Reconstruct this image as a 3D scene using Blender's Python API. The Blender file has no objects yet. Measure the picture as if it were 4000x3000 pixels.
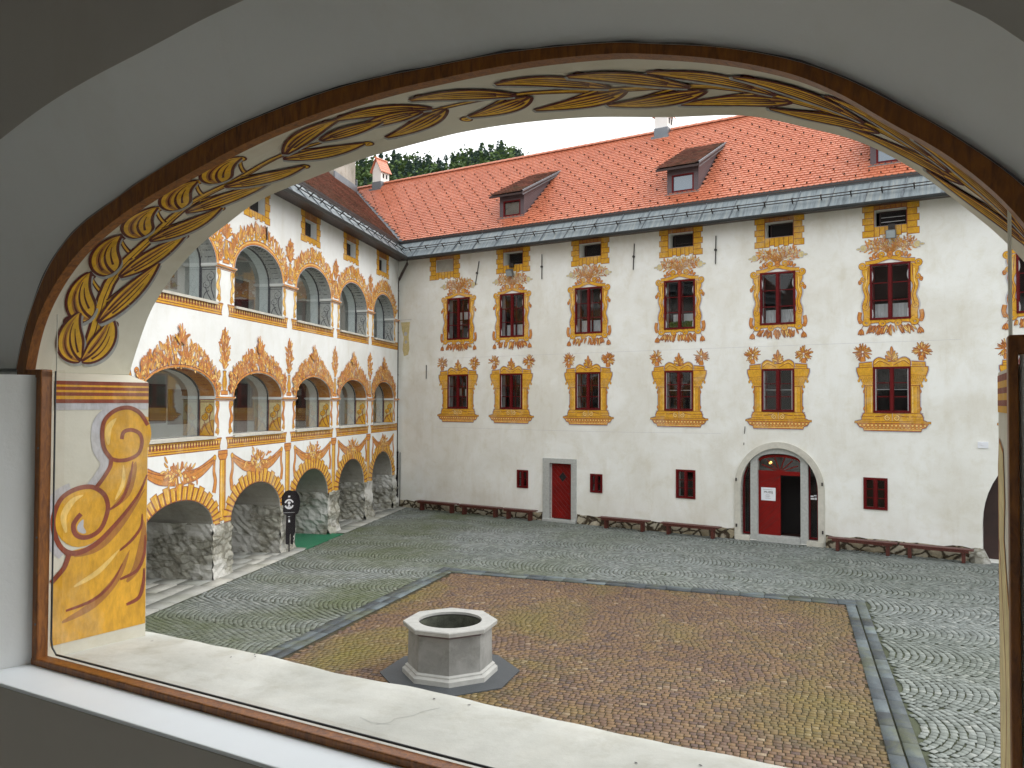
import bpy, math, random
import numpy as np
from mathutils import Matrix, Vector
from mathutils.geometry import tessellate_polygon
random.seed(7); RNG = np.random.RandomState(5)
PI = math.pi
scene = bpy.context.scene
col = scene.collection
# ---------------------------------------------------------------- camera
PITCH, ROLL, CAMH = 0.02162, 0.003946, 4.5
cam_d = bpy.data.cameras.new('camera'); cam_d.sensor_width = 36; cam_d.lens = 3099/4000*36
cam_d.clip_start = .05; cam_d.clip_end = 2000
cam = bpy.data.objects.new('camera', cam_d); col.objects.link(cam)
cr, sr, cp, sp = math.cos(ROLL), math.sin(ROLL), math.cos(PITCH), math.sin(PITCH)
right = Vector((cr, -sr*sp, sr*cp)); up = Vector((-sr, -cr*sp, cr*cp)); fw = Vector((0, cp, sp))
cam.matrix_world = Matrix(((right.x, up.x, -fw.x, 0), (right.y, up.y, -fw.y, 0), (right.z, up.z, -fw.z, CAMH), (0, 0, 0, 1)))
scene.camera = cam
# ---------------------------------------------------------------- sky, sun, exposure
world = bpy.data.worlds.new('World'); scene.world = world; world.use_nodes = True
nt = world.node_tree; bg = nt.nodes['Background']
sky = nt.nodes.new('ShaderNodeTexSky'); sky.sky_type = 'NISHITA'; sky.sun_disc = False
SUN_EL, SUN_AZ = math.radians(48), math.radians(78)     # azimuth clockwise from +Y
sky.sun_elevation = SUN_EL; sky.sun_rotation = SUN_AZ
sky.air_density = 1.0; sky.dust_density = 6.0; sky.ozone_density = 1.0
hs = nt.nodes.new('ShaderNodeHueSaturation'); hs.inputs['Saturation'].default_value = .3; hs.inputs['Value'].default_value = 1.0
nt.links.new(sky.outputs[0], hs.inputs['Color']); 
mxs = nt.nodes.new('ShaderNodeMix'); mxs.data_type = 'RGBA'; mxs.inputs[0].default_value = .68        # thick even cloud over the clear-sky model
mxs.inputs[7].default_value = (9.3, 9.55, 9.7, 1); nt.links.new(hs.outputs[0], mxs.inputs[6]); nt.links.new(mxs.outputs[2], bg.inputs['Color'])
bg.inputs['Strength'].default_value = .13
sun_d = bpy.data.lights.new('sun', 'SUN'); sun_d.energy = .5; sun_d.angle = math.radians(60); sun_d.color = (1, .97, .92)
sun = bpy.data.objects.new('sun', sun_d); col.objects.link(sun)
dirv = Vector((math.sin(SUN_AZ)*math.cos(SUN_EL), math.cos(SUN_AZ)*math.cos(SUN_EL), math.sin(SUN_EL)))
sun.rotation_euler = dirv.to_track_quat('Z', 'Y').to_euler()
scene.view_settings.view_transform = 'Standard'; scene.view_settings.look = 'None'
scene.view_settings.exposure = 0.86; scene.view_settings.gamma = 1
scene.cycles.max_bounces = 8; scene.cycles.diffuse_bounces = 5; scene.cycles.glossy_bounces = 3
scene.cycles.transparent_max_bounces = 12
# ---------------------------------------------------------------- materials
def nodes(name):
    m = bpy.data.materials.new(name); m.use_nodes = True
    n = m.node_tree; return m, n, n.nodes['Principled BSDF']
def ramp(n, stops):
    r = n.nodes.new('ShaderNodeValToRGB'); e = r.color_ramp.elements
    while len(e) < len(stops): e.new(.5)
    for k, (p, c) in enumerate(stops): e[k].position = p; e[k].color = (*c, 1)
    return r
def noise(n, scale, detail=4, rough=.55, vec=None, dist=0.):
    t = n.nodes.new('ShaderNodeTexNoise'); t.inputs['Scale'].default_value = scale; t.inputs['Detail'].default_value = detail
    t.inputs['Roughness'].default_value = rough; t.inputs['Distortion'].default_value = dist
    if vec: n.links.new(vec, t.inputs['Vector'])
    return t
def mixc(n, fac, a, b, mode='MIX'):
    x = n.nodes.new('ShaderNodeMix'); x.data_type = 'RGBA'; x.blend_type = mode
    for s, v in ((x.inputs[0], fac), (x.inputs[6], a), (x.inputs[7], b)):
        if isinstance(v, (int, float)): s.default_value = v
        elif isinstance(v, tuple): s.default_value = (*v, 1)
        else: n.links.new(v, s)
    return x.outputs[2]
def pos(n, scale=None):
    g = n.nodes.new('ShaderNodeNewGeometry')
    if not scale: return g.outputs['Position']
    mp = n.nodes.new('ShaderNodeMapping'); mp.inputs['Scale'].default_value = scale
    n.links.new(g.outputs['Position'], mp.inputs[0]); return mp.outputs[0]
def bump(n, b, h, strength=.3, dist=.02):
    k = n.nodes.new('ShaderNodeBump'); k.inputs['Strength'].default_value = strength; k.inputs['Distance'].default_value = dist
    n.links.new(h, k.inputs['Height']); n.links.new(k.outputs[0], b.inputs['Normal'])
def simple(name, c, rough=.7, var=.12, scale=3, metal=0., bmp=0., bscale=40):
    m, n, b = nodes(name)
    b.inputs['Roughness'].default_value = rough; b.inputs['Metallic'].default_value = metal
    if var:
        t = noise(n, scale, 5, .6, pos(n))
        r = ramp(n, [(.3, tuple(v*(1-var) for v in c)), (.7, tuple(min(1, v*(1+var)) for v in c))])
        n.links.new(t.outputs[0], r.inputs[0]); n.links.new(r.outputs[0], b.inputs['Base Color'])
    else: b.inputs['Base Color'].default_value = (*c, 1)
    if bmp:
        t2 = noise(n, bscale, 4, .6, pos(n)); bump(n, b, t2.outputs[0], bmp, .01)
    return m
def plaster(name, base, dark, spot, bmp=.25, s1=.55, amt=.8, sheen=.9, s2=3.5):
    m, n, b = nodes(name); b.inputs['Roughness'].default_value = sheen
    p = pos(n)
    a = noise(n, s1, 7, .62, p, .4); r = ramp(n, [(.36, dark), (.62, base)]); n.links.new(a.outputs[0], r.inputs[0])
    a2 = noise(n, s2, 8, .7, p, .3); r2 = ramp(n, [(.5, (1, 1, 1)), (.72, spot)]); n.links.new(a2.outputs[0], r2.inputs[0])
    c = mixc(n, amt, r.outputs[0], r2.outputs[0], 'MULTIPLY')
    a3 = noise(n, 2.2, 6, .65, pos(n, (1, 1, .22)), .3); r3 = ramp(n, [(.52, (1, 1, 1)), (.74, (.84, .80, .72))]); n.links.new(a3.outputs[0], r3.inputs[0])
    c = mixc(n, .45, c, r3.outputs[0], 'MULTIPLY')
    n.links.new(c, b.inputs['Base Color'])
    h = noise(n, 9, 8, .7, p); bump(n, b, h.outputs[0], bmp, .02)
    return m
M = {}
M['plaster'] = plaster('cream_plaster', (.86, .865, .825), (.75, .735, .665), (.90, .88, .82), s2=2.2)
M['whitewash'] = plaster('white_plaster', (.84, .855, .845), (.74, .745, .71), (.93, .92, .88), amt=.5)
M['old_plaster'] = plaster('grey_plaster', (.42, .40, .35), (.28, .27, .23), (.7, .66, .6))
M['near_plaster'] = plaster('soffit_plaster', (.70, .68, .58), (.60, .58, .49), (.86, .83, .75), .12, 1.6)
M['sill_plaster'] = plaster('sill_plaster', (.62, .63, .585), (.45, .46, .42), (.78, .76, .70), .2, 1.9, .9, s2=5)
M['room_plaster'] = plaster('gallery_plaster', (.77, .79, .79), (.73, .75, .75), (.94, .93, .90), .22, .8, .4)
M['room_shaded'] = plaster('shaded_gallery_plaster', (.52, .495, .46), (.49, .47, .44), (.96, .95, .94), .05, .8, .3)  # gallery plaster coloured darker to hold the shade on faces turned from the windows
M['ledge_white'] = simple('ledge_paint', (.80, .86, .90), .45, .03, 2)
M['blue_white'] = simple('pale_blue_limewash', (.70, .78, .78), .8, .05, 1.5)
M['corridor'] = simple('corridor_wall', (.55, .58, .55), .85, .08, .8)
M['frame_wood'] = None
def wood(name, c1, c2, rough=.45, sc=(6, 6, .6), bmp=.15):
    m, n, b = nodes(name); b.inputs['Roughness'].default_value = rough
    t = noise(n, 7, 6, .65, pos(n, sc), .8); r = ramp(n, [(.3, c1), (.68, c2)]); n.links.new(t.outputs[0], r.inputs[0])
    n.links.new(r.outputs[0], b.inputs['Base Color']); bump(n, b, t.outputs[0], bmp, .01); return m
M['frame_wood'] = wood('varnished_pine', (.11, .032, .006), (.33, .115, .014), .38, (9, 9, 2))
M['bench'] = wood('dark_red_wood', (.055, .012, .008), (.12, .026, .016), .5)
M['red'] = simple('red_window_paint', (.115, .006, .007), .5, .15, 4)
M['red'].node_tree.nodes['Principled BSDF'].inputs['Specular IOR Level'].default_value = .15; M['red_door'] = simple('red_door_paint', (.20, .006, .004), .6, .2, 3, bmp=.1)
M['red_door'].node_tree.nodes['Principled BSDF'].inputs['Specular IOR Level'].default_value = .2; M['maroon'] = simple('maroon_panel', (.09, .015, .012), .6, .2, 2)
M['dark'] = simple('dark_room', (.012, .010, .010), .9, .3, 1)  # near-black colour stands in for the unlit depth behind openings
M['dark_brown'] = simple('dark_brown_wood', (.035, .015, .012), .5, .3, 3)
M['pic'] = simple('dark_painting', (.03, .035, .02), .35, .6, 6)
M['stone'] = simple('grey_granite', (.43, .44, .42), .85, .13, 14, bmp=.3)
M['stone_worn'] = simple('worn_surround_stone', (.56, .54, .47), .9, .14, 4, bmp=.4, bscale=20)
M['iron'] = simple('black_iron', (.03, .025, .022), .6, .3, 6)
M['pipe'] = simple('brown_pipe', (.035, .018, .015), .45, .2, 4)
M['gutter'] = simple('dark_gutter', (.035, .04, .042), .45, .2, 3)
M['flash'] = simple('zinc_flashing', (.17, .19, .21), .5, .15, 2, metal=.3)
M['dormer'] = simple('dormer_cladding', (.095, .068, .075), .55, .15, 1.5)
M['dormer_sill'] = simple('dormer_sill_metal', (.17, .17, .16), .5, .1, 2)
M['curtain'] = simple('white_curtain', (.62, .66, .68), .9, .05, 8)
M['black'] = simple('black_sign_paint', (.008, .005, .007), .7, .1, 3); M['black'].node_tree.nodes['Principled BSDF'].inputs['Specular IOR Level'].default_value = .15
M['white'] = simple('white_print', (.8, .8, .82), .6, 0)
M['paper'] = simple('paper', (.78, .80, .84), .8, 0)
M['lamp_body'] = simple('floodlight_housing', (.13, .14, .14), .5, .2, 5)
M['lamp_glass'] = simple('floodlight_glass', (.30, .34, .35), .2, .1, 5)
M['lit'] = None
m, n, b = nodes('warm_lamp'); b.inputs['Emission Color'].default_value = (1, .55, .12, 1); b.inputs['Emission Strength'].default_value = 2.5; M['lit'] = m
M['green_floor'] = simple('green_carpet', (.006, .145, .065), .7, .12, 1)
M['trunk'] = simple('tree_bark', (.06, .045, .035), .9, .2, 3)
M['plant'] = simple('herb_leaves', (.05, .14, .02), .7, .4, 20)
M['plain_dark'] = simple('slot_shadow', (.01, .01, .01), .9, 0)
def glass(name, rough=.02, f0=.04, tint=(1, 1, 1), boost=1.):
    m = bpy.data.materials.new(name); m.use_nodes = True; n = m.node_tree; n.nodes.clear()
    o = n.nodes.new('ShaderNodeOutputMaterial'); mx = n.nodes.new('ShaderNodeMixShader')
    t = n.nodes.new('ShaderNodeBsdfTransparent'); t.inputs[0].default_value = (*tint, 1)
    g = n.nodes.new('ShaderNodeBsdfGlossy'); g.inputs['Roughness'].default_value = rough
    fr = n.nodes.new('ShaderNodeFresnel'); fr.inputs['IOR'].default_value = 1.45
    mm = n.nodes.new('ShaderNodeMath'); mm.operation = 'MULTIPLY'; mm.inputs[1].default_value = boost
    n.links.new(fr.outputs[0], mm.inputs[0]); n.links.new(mm.outputs[0], mx.inputs[0])
    n.links.new(t.outputs[0], mx.inputs[1]); n.links.new(g.outputs[0], mx.inputs[2]); n.links.new(mx.outputs[0], o.inputs[0])
    return m
M['glass'] = glass('window_glass', boost=1.3)
m = bpy.data.materials.new('glass_edge'); m.use_nodes = True; n = m.node_tree; b = n.nodes['Principled BSDF']; tr = n.nodes.new('ShaderNodeBsdfTranslucent'); tr.inputs[0].default_value = (.8, .82, .78, 1); n.links.new(tr.outputs[0], n.nodes['Material Output'].inputs[0]); M['glass_edge'] = m
M['clear'] = glass('gallery_glass', boost=.35); M['near_glass'] = glass('clean_glass', boost=.07)
m, n, b = nodes('sky_reflecting_glass'); b.inputs['Base Color'].default_value = (.10, .15, .20, 1); b.inputs['Roughness'].default_value = .05; b.inputs['Specular IOR Level'].default_value = 1.; b.inputs['Coat Weight'].default_value = 1.; M['skyglass'] = m
# painted colours of the frescoes
def paint(name, c, var=.18):
    m, n, b = nodes(name); b.inputs['Roughness'].default_value = .88; p = pos(n)
    t = noise(n, 9, 5, .6, p); r = ramp(n, [(.3, tuple(v*(1-var) for v in c)), (.7, tuple(min(1, v*(1+var)) for v in c))]); n.links.new(t.outputs[0], r.inputs[0])
    f = noise(n, 1.7, 7, .7, p, .5); fr = ramp(n, [(.5, (0, 0, 0)), (.78, (.42, .42, .42))]); n.links.new(f.outputs[0], fr.inputs[0])
    g_ = noise(n, 48, 5, .7, pos(n, (1, 1, .35))); gr = ramp(n, [(.3, (.80, .78, .74)), (.65, (1.12, 1.12, 1.1))]); n.links.new(g_.outputs[0], gr.inputs[0])
    n.links.new(mixc(n, 1., mixc(n, fr.outputs[0], r.outputs[0], (.66, .62, .52)), gr.outputs[0], 'MULTIPLY'), b.inputs['Base Color']); return m
M['p_line'] = paint('fresco_red_brown', (.25, .055, .028))
M['p_ochre'] = paint('fresco_ochre', (.67, .355, .026), .16)
M['p_orange'] = paint('fresco_orange', (.60, .24, .045), .2)
M['p_light'] = paint('fresco_light_yellow', (.82, .56, .17))
M['p_halo'] = paint('fresco_grey_violet', (.50, .50, .54), .06)
M['p_dark'] = paint('fresco_charcoal', (.07, .07, .085))
M['p_gris'] = paint('fresco_grey', (.36, .38, .38))
M['p_pale'] = paint('fresco_faded_yellow', (.62, .52, .27))
M['p_leaf'] = paint('fresco_deep_ochre', (.74, .43, .03), .22)
M['p_pink'] = paint('fresco_rose_brown', (.42, .135, .07)); M['p_dline'] = paint('fresco_dark_maroon', (.10, .016, .012), .15)
M['p_shade'] = paint('fresco_brown_wash', (.40, .17, .035), .15)
def per_face(name, stops, rough=.7, moss=None, stain=None, bmp=.2, spec=.5, mossat=(.5, .66), wet=None):
    """colour per stone / tile from the 'rnd' face attribute, plus large patches"""
    m, n, b = nodes(name); b.inputs['Roughness'].default_value = rough; b.inputs['Specular IOR Level'].default_value = spec
    a = n.nodes.new('ShaderNodeAttribute'); a.attribute_name = 'rnd'
    r = ramp(n, stops); n.links.new(a.outputs['Fac'], r.inputs[0]); c = r.outputs[0]
    p = pos(n)
    if stain:
        t = noise(n, stain[0], 5, .6, p); rr = ramp(n, [(.4, (1, 1, 1)), (.65, stain[1])]); n.links.new(t.outputs[0], rr.inputs[0])
        c = mixc(n, 1., c, rr.outputs[0], 'MULTIPLY')
    if moss:
        t = noise(n, moss[0], 7, .68, p, .6); rr = ramp(n, [(mossat[0], (0, 0, 0)), (mossat[1], (1, 1, 1))]); n.links.new(t.outputs[0], rr.inputs[0])
        mm = n.nodes.new('ShaderNodeMath'); mm.operation = 'MULTIPLY'; mm.inputs[1].default_value = moss[2]; n.links.new(rr.outputs[0], mm.inputs[0])
        if len(moss) > 3:          # moss grows thickest in the damp corner by the arcade
            sx = n.nodes.new('ShaderNodeSeparateXYZ'); n.links.new(p, sx.inputs[0]); mr = n.nodes.new('ShaderNodeMapRange')
            for q, v_ in zip((1, 2, 3, 4), moss[3]): mr.inputs[q].default_value = v_
            n.links.new(sx.outputs[0], mr.inputs[0]); m2 = n.nodes.new('ShaderNodeMath'); m2.operation = 'MULTIPLY'; n.links.new(mm.outputs[0], m2.inputs[0]); n.links.new(mr.outputs[0], m2.inputs[1]); mm = m2
        c = mixc(n, mm.outputs[0], c, moss[1])
    t = noise(n, 30, 4, .6, p); c = mixc(n, .22, c, t.outputs[0], 'OVERLAY')
    n.links.new(c, b.inputs['Base Color']); bump(n, b, t.outputs[0], bmp, .01)
    return m
M['tile'] = per_face('clay_roof_tile', [(0, (.53, .165, .085)), (.35, (.585, .195, .105)), (.7, (.615, .215, .12)), (1, (.565, .20, .11))], .4, stain=(.5, (.90, .84, .80)))
M['oldtile'] = per_face('weathered_roof_tile', [(0, (.13, .06, .045)), (.4, (.25, .105, .075)), (.75, (.33, .15, .105)), (1, (.19, .12, .09))], .6, moss=(.9, (.09, .09, .045), .5), stain=(.7, (.6, .58, .55)))
M['cobble'] = per_face('grey_cobble', [(0, (.165, .182, .172)), (.5, (.225, .247, .237)), (.85, (.27, .292, .282)), (1, (.33, .345, .325))], .75, spec=.3, moss=(.22, (.085, .105, .035), .8, (-3., 5., 1., .25)), stain=(.16, (.80, .82, .80)), mossat=(.40, .64))
M['sett'] = per_face('porphyry_sett', [(0, (.095, .062, .052)), (.25, (.135, .080, .052)), (.5, (.16, .095, .052)), (.8, (.205, .125, .055)), (.96, (.165, .105, .07)), (1, (.30, .23, .15))], .6, moss=(.28, (.165, .145, .008), .85, (-2., 5., 1., .55)), stain=(.3, (.8, .74, .7)), mossat=(.47, .68))
M['slab'] = per_face('bluish_drain_slab', [(0, (.04, .05, .056)), (.5, (.075, .095, .105)), (1, (.14, .175, .185))], .6, stain=(1.5, (.55, .55, .58)), moss=(1.2, (.14, .15, .03), .35))
M['flag'] = per_face('pale_flagstone', [(0, (.30, .31, .29)), (.5, (.40, .40, .37)), (1, (.48, .47, .42))], .7, stain=(1.1, (.72, .72, .7)), moss=(.8, (.16, .17, .08), .3))
M['joint'] = simple('earth_joint', (.065, .075, .042), .95, .4, 2, bmp=.3)
M['joint_brown'] = simple('brown_joint', (.045, .036, .014), .95, .4, 2, bmp=.3)
def rubble(name, c1, c2, cj, sc=(2.2, 2.2, 4.2), strength=.9, plas=None):
    m, n, b = nodes(name); b.inputs['Roughness'].default_value = .9
    w = noise(n, 2.5, 3, .5, pos(n)); g = n.nodes.new('ShaderNodeNewGeometry')
    v = n.nodes.new('ShaderNodeVectorMath'); v.operation = 'ADD'; sca = n.nodes.new('ShaderNodeVectorMath'); sca.operation = 'SCALE'; sca.inputs['Scale'].default_value = .35
    n.links.new(w.outputs['Color'], sca.inputs[0]); n.links.new(sca.outputs[0], v.inputs[0]); n.links.new(g.outputs['Position'], v.inputs[1])
    mp = n.nodes.new('ShaderNodeMapping'); mp.inputs['Scale'].default_value = sc; n.links.new(v.outputs[0], mp.inputs[0])
    vo = n.nodes.new('ShaderNodeTexVoronoi'); vo.feature = 'DISTANCE_TO_EDGE'; n.links.new(mp.outputs[0], vo.inputs['Vector']); vo.inputs['Scale'].default_value = 1.
    v2 = n.nodes.new('ShaderNodeTexVoronoi'); v2.inputs['Scale'].default_value = 1.; n.links.new(mp.outputs[0], v2.inputs['Vector'])
    r = ramp(n, [(.0, cj), (.05, cj), (.13, (1, 1, 1))]); n.links.new(vo.outputs['Distance'], r.inputs[0])
    rc = ramp(n, [(.2, c1), (.8, c2)]); n.links.new(v2.outputs['Color'], rc.inputs[0])
    t = noise(n, 6, 8, .7, pos(n)); rt = ramp(n, [(.3, (.55, .55, .52)), (.65, (1.1, 1.1, 1.05))]); n.links.new(t.outputs[0], rt.inputs[0])
    c = mixc(n, 1., rc.outputs[0], r.outputs[0], 'MULTIPLY'); c = mixc(n, 1., c, rt.outputs[0], 'MULTIPLY')
    if plas:
        t3 = noise(n, .9, 6, .65, pos(n)); r3 = ramp(n, [(.47, (0, 0, 0)), (.56, (1, 1, 1))]); n.links.new(t3.outputs[0], r3.inputs[0])
        c = mixc(n, r3.outputs[0], c, plas)
    n.links.new(c, b.inputs['Base Color'])
    mt = n.nodes.new('ShaderNodeMath'); mt.operation = 'ADD'; n.links.new(vo.outputs['Distance'], mt.inputs[0])
    ml = n.nodes.new('ShaderNodeMath'); ml.operation = 'MULTIPLY'; ml.inputs[1].default_value = .5; n.links.new(t.outputs[0], ml.inputs[0]); n.links.new(ml.outputs[0], mt.inputs[1])
    bump(n, b, mt.outputs[0], strength, .06); return m
M['rubble'] = rubble('pier_rubble', (.34, .33, .29), (.46, .45, .40), (.6, .58, .54), (1.6, 1.6, 5.2), .45, plas=(.55, .54, .50))
M['plinth'] = rubble('plinth_rubble', (.34, .29, .20), (.50, .45, .36), (.12, .09, .06), (2.2, 2.2, 4.0))
def zinc():
    m, n, b = nodes('streaked_zinc'); b.inputs['Roughness'].default_value = .42; b.inputs['Metallic'].default_value = .25
    tc = n.nodes.new('ShaderNodeTexCoord')
    mp = n.nodes.new('ShaderNodeMapping'); mp.inputs['Scale'].default_value = (7, .5, .5); n.links.new(tc.outputs['Object'], mp.inputs[0])
    t = noise(n, 1.3, 6, .7, mp.outputs[0]); r = ramp(n, [(.32, (.09, .11, .12)), (.5, (.19, .225, .24)), (.66, (.27, .29, .275)), (.8, (.42, .35, .21))])
    n.links.new(t.outputs[0], r.inputs[0]); n.links.new(r.outputs[0], b.inputs['Base Color']); return m
M['zinc'] = zinc()
def leafmat(name, a, bcol):
    m, n, b = nodes(name); b.inputs['Roughness'].default_value = .8
    at = n.nodes.new('ShaderNodeAttribute'); at.attribute_name = 'rnd'; r = ramp(n, [(0, a), (1, bcol)])
    n.links.new(at.outputs['Fac'], r.inputs[0]); n.links.new(r.outputs[0], b.inputs['Base Color']); return m
M['conifer'] = leafmat('conifer_needles', (.026, .055, .042), (.05, .088, .058))  # distance haze is mixed into this bluish, low-contrast needle colour
M['broadleaf'] = leafmat('broadleaf_foliage', (.035, .075, .018), (.10, .16, .035))
# ---------------------------------------------------------------- mesh helpers
class MB:
    def __init__(s): s.v = []; s.f = []; s.m = []; s.r = None
    def quad(s, a, b, c, d, m=0): i = len(s.v); s.v += [tuple(a), tuple(b), tuple(c), tuple(d)]; s.f.append((i, i+1, i+2, i+3)); s.m.append(m)
    def poly(s, pts, m=0): i = len(s.v); s.v += [tuple(p) for p in pts]; s.f.append(tuple(range(i, i+len(pts)))); s.m.append(m)
    def box(s, x0, x1, y0, y1, z0, z1, m=0):
        i = len(s.v)
        s.v += [(x0, y0, z0), (x1, y0, z0), (x1, y1, z0), (x0, y1, z0), (x0, y0, z1), (x1, y0, z1), (x1, y1, z1), (x0, y1, z1)]
        for q in ((0, 3, 2, 1), (4, 5, 6, 7), (0, 1, 5, 4), (1, 2, 6, 5), (2, 3, 7, 6), (3, 0, 4, 7)): s.f.append(tuple(i+k for k in q)); s.m.append(m)
    def prism(s, pts, ax, a0, a1, m=0):
        """extrude 2D outline; ax='y': pts are (x,z); ax='z': pts are (x,y)"""
        P = (lambda p, a: (p[0], a, p[1])) if ax == 'y' else ((lambda p, a: (p[0], p[1], a)) if ax == 'z' else (lambda p, a: (a, p[0], p[1])))
        i = len(s.v); n = len(pts); s.v += [P(p, a0) for p in pts]+[P(p, a1) for p in pts]
        s.f += [tuple(range(i, i+n)), tuple(range(i+2*n-1, i+n-1, -1))]; s.m += [m, m]
        for k in range(n): s.f.append((i+k, i+n+k, i+n+(k+1) % n, i+(k+1) % n)); s.m.append(m)
    def tube(s, pts, r, n=8, m=0, cap=True):
        rings = []; pts = [Vector(p) for p in pts]
        for k, p in enumerate(pts):
            d = (pts[min(k+1, len(pts)-1)]-pts[max(k-1, 0)]).normalized()
            a = Vector((0, 0, 1)) if abs(d.z) < .9 else Vector((1, 0, 0)); x = d.cross(a).normalized(); y = d.cross(x)
            rr = r[k] if isinstance(r, (list, tuple)) else r; i = len(s.v); rings.append(i)
            s.v += [tuple(p+(x*math.cos(2*PI*j/n)+y*math.sin(2*PI*j/n))*rr) for j in range(n)]
        for a, b in zip(rings, rings[1:]):
            for j in range(n): s.f.append((a+j, a+(j+1) % n, b+(j+1) % n, b+j)); s.m.append(m)
        if cap: s.f += [tuple(range(rings[0], rings[0]+n)), tuple(range(rings[-1], rings[-1]+n))]; s.m += [m, m]
    def holed(s, outer, holes, y, m=0):
        """wall face in the plane y with holes; outlines are (x,z)"""
        loops = [[Vector((p[0], p[1], 0)) for p in l] for l in [outer]+holes]
        tri = tessellate_polygon(loops); flat = [p for l in loops for p in l]; i = len(s.v)
        s.v += [(p.x, y, p.y) for p in flat]
        for t in tri: s.f.append(tuple(i+k for k in t)); s.m.append(m)
    def strip(s, A, B, m=0, close=False):
        i = len(s.v); n = len(A); s.v += [tuple(p) for p in A]+[tuple(p) for p in B]
        for k in range(n if close else n-1): j = (k+1) % n; s.f.append((i+k, i+j, i+n+j, i+n+k)); s.m.append(m)
    def reveal(s, loop, y0, y1, m=0, close=True): s.strip([(p[0], y0, p[1]) for p in loop], [(p[0], y1, p[1]) for p in loop], m, close)
    def build(s, name, mats, parent=None, loc=None, smooth=False, rnd=None, bevel=0):
        me = bpy.data.meshes.new(name); me.from_pydata(s.v, [], s.f)
        if not isinstance(mats, (list, tuple)): mats = [mats]
        for k in mats: me.materials.append(M[k])
        if len(mats) > 1: me.polygons.foreach_set('material_index', s.m)
        if rnd is not None:
            at = me.attributes.new('rnd', 'FLOAT', 'FACE'); at.data.foreach_set('value', rnd)
        if smooth: me.polygons.foreach_set('use_smooth', [True]*len(me.polygons))
        me.update(); o = bpy.data.objects.new(name, me); col.objects.link(o)
        if parent: o.parent = parent
        if loc: o.location = loc
        if bevel: bv = o.modifiers.new('bevel', 'BEVEL'); bv.width = bevel; bv.segments = 2; bv.limit_method = 'ANGLE'
        return o
def tag(o, label=None, cat=None, group=None, kind=None):
    for k, v in (('label', label), ('category', cat), ('group', group), ('kind', kind)):
        if v: o[k] = v
    return o
def empty(name, loc, rz=0, **k):
    o = bpy.data.objects.new(name, None); col.objects.link(o); o.location = loc; o.rotation_euler = (0, 0, rz); o.empty_display_size = .3
    return tag(o, **k)
def copy_tree(o, parent=None, loc=None):
    c = o.copy(); col.objects.link(c)
    if parent: c.parent = parent
    if loc: c.location = loc
    for ch in [x for x in bpy.data.objects if x.parent == o]: copy_tree(ch, c)
    return c
def catmull(P, n=6, closed=False):
    out = []; N = len(P); rng = range(N if closed else N-1)
    g = (lambda i: P[i % N]) if closed else (lambda i: P[max(0, min(N-1, i))])
    for i in rng:
        a, b, c, d = g(i-1), g(i), g(i+1), g(i+2)
        for k in range(n):
            t = k/n; out.append(tuple(.5*((2*b[j])+(-a[j]+c[j])*t+(2*a[j]-5*b[j]+4*c[j]-d[j])*t*t+(-a[j]+3*b[j]-3*c[j]+d[j])*t**3) for j in range(len(b))))
    if not closed: out.append(tuple(P[-1]))
    return out
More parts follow.
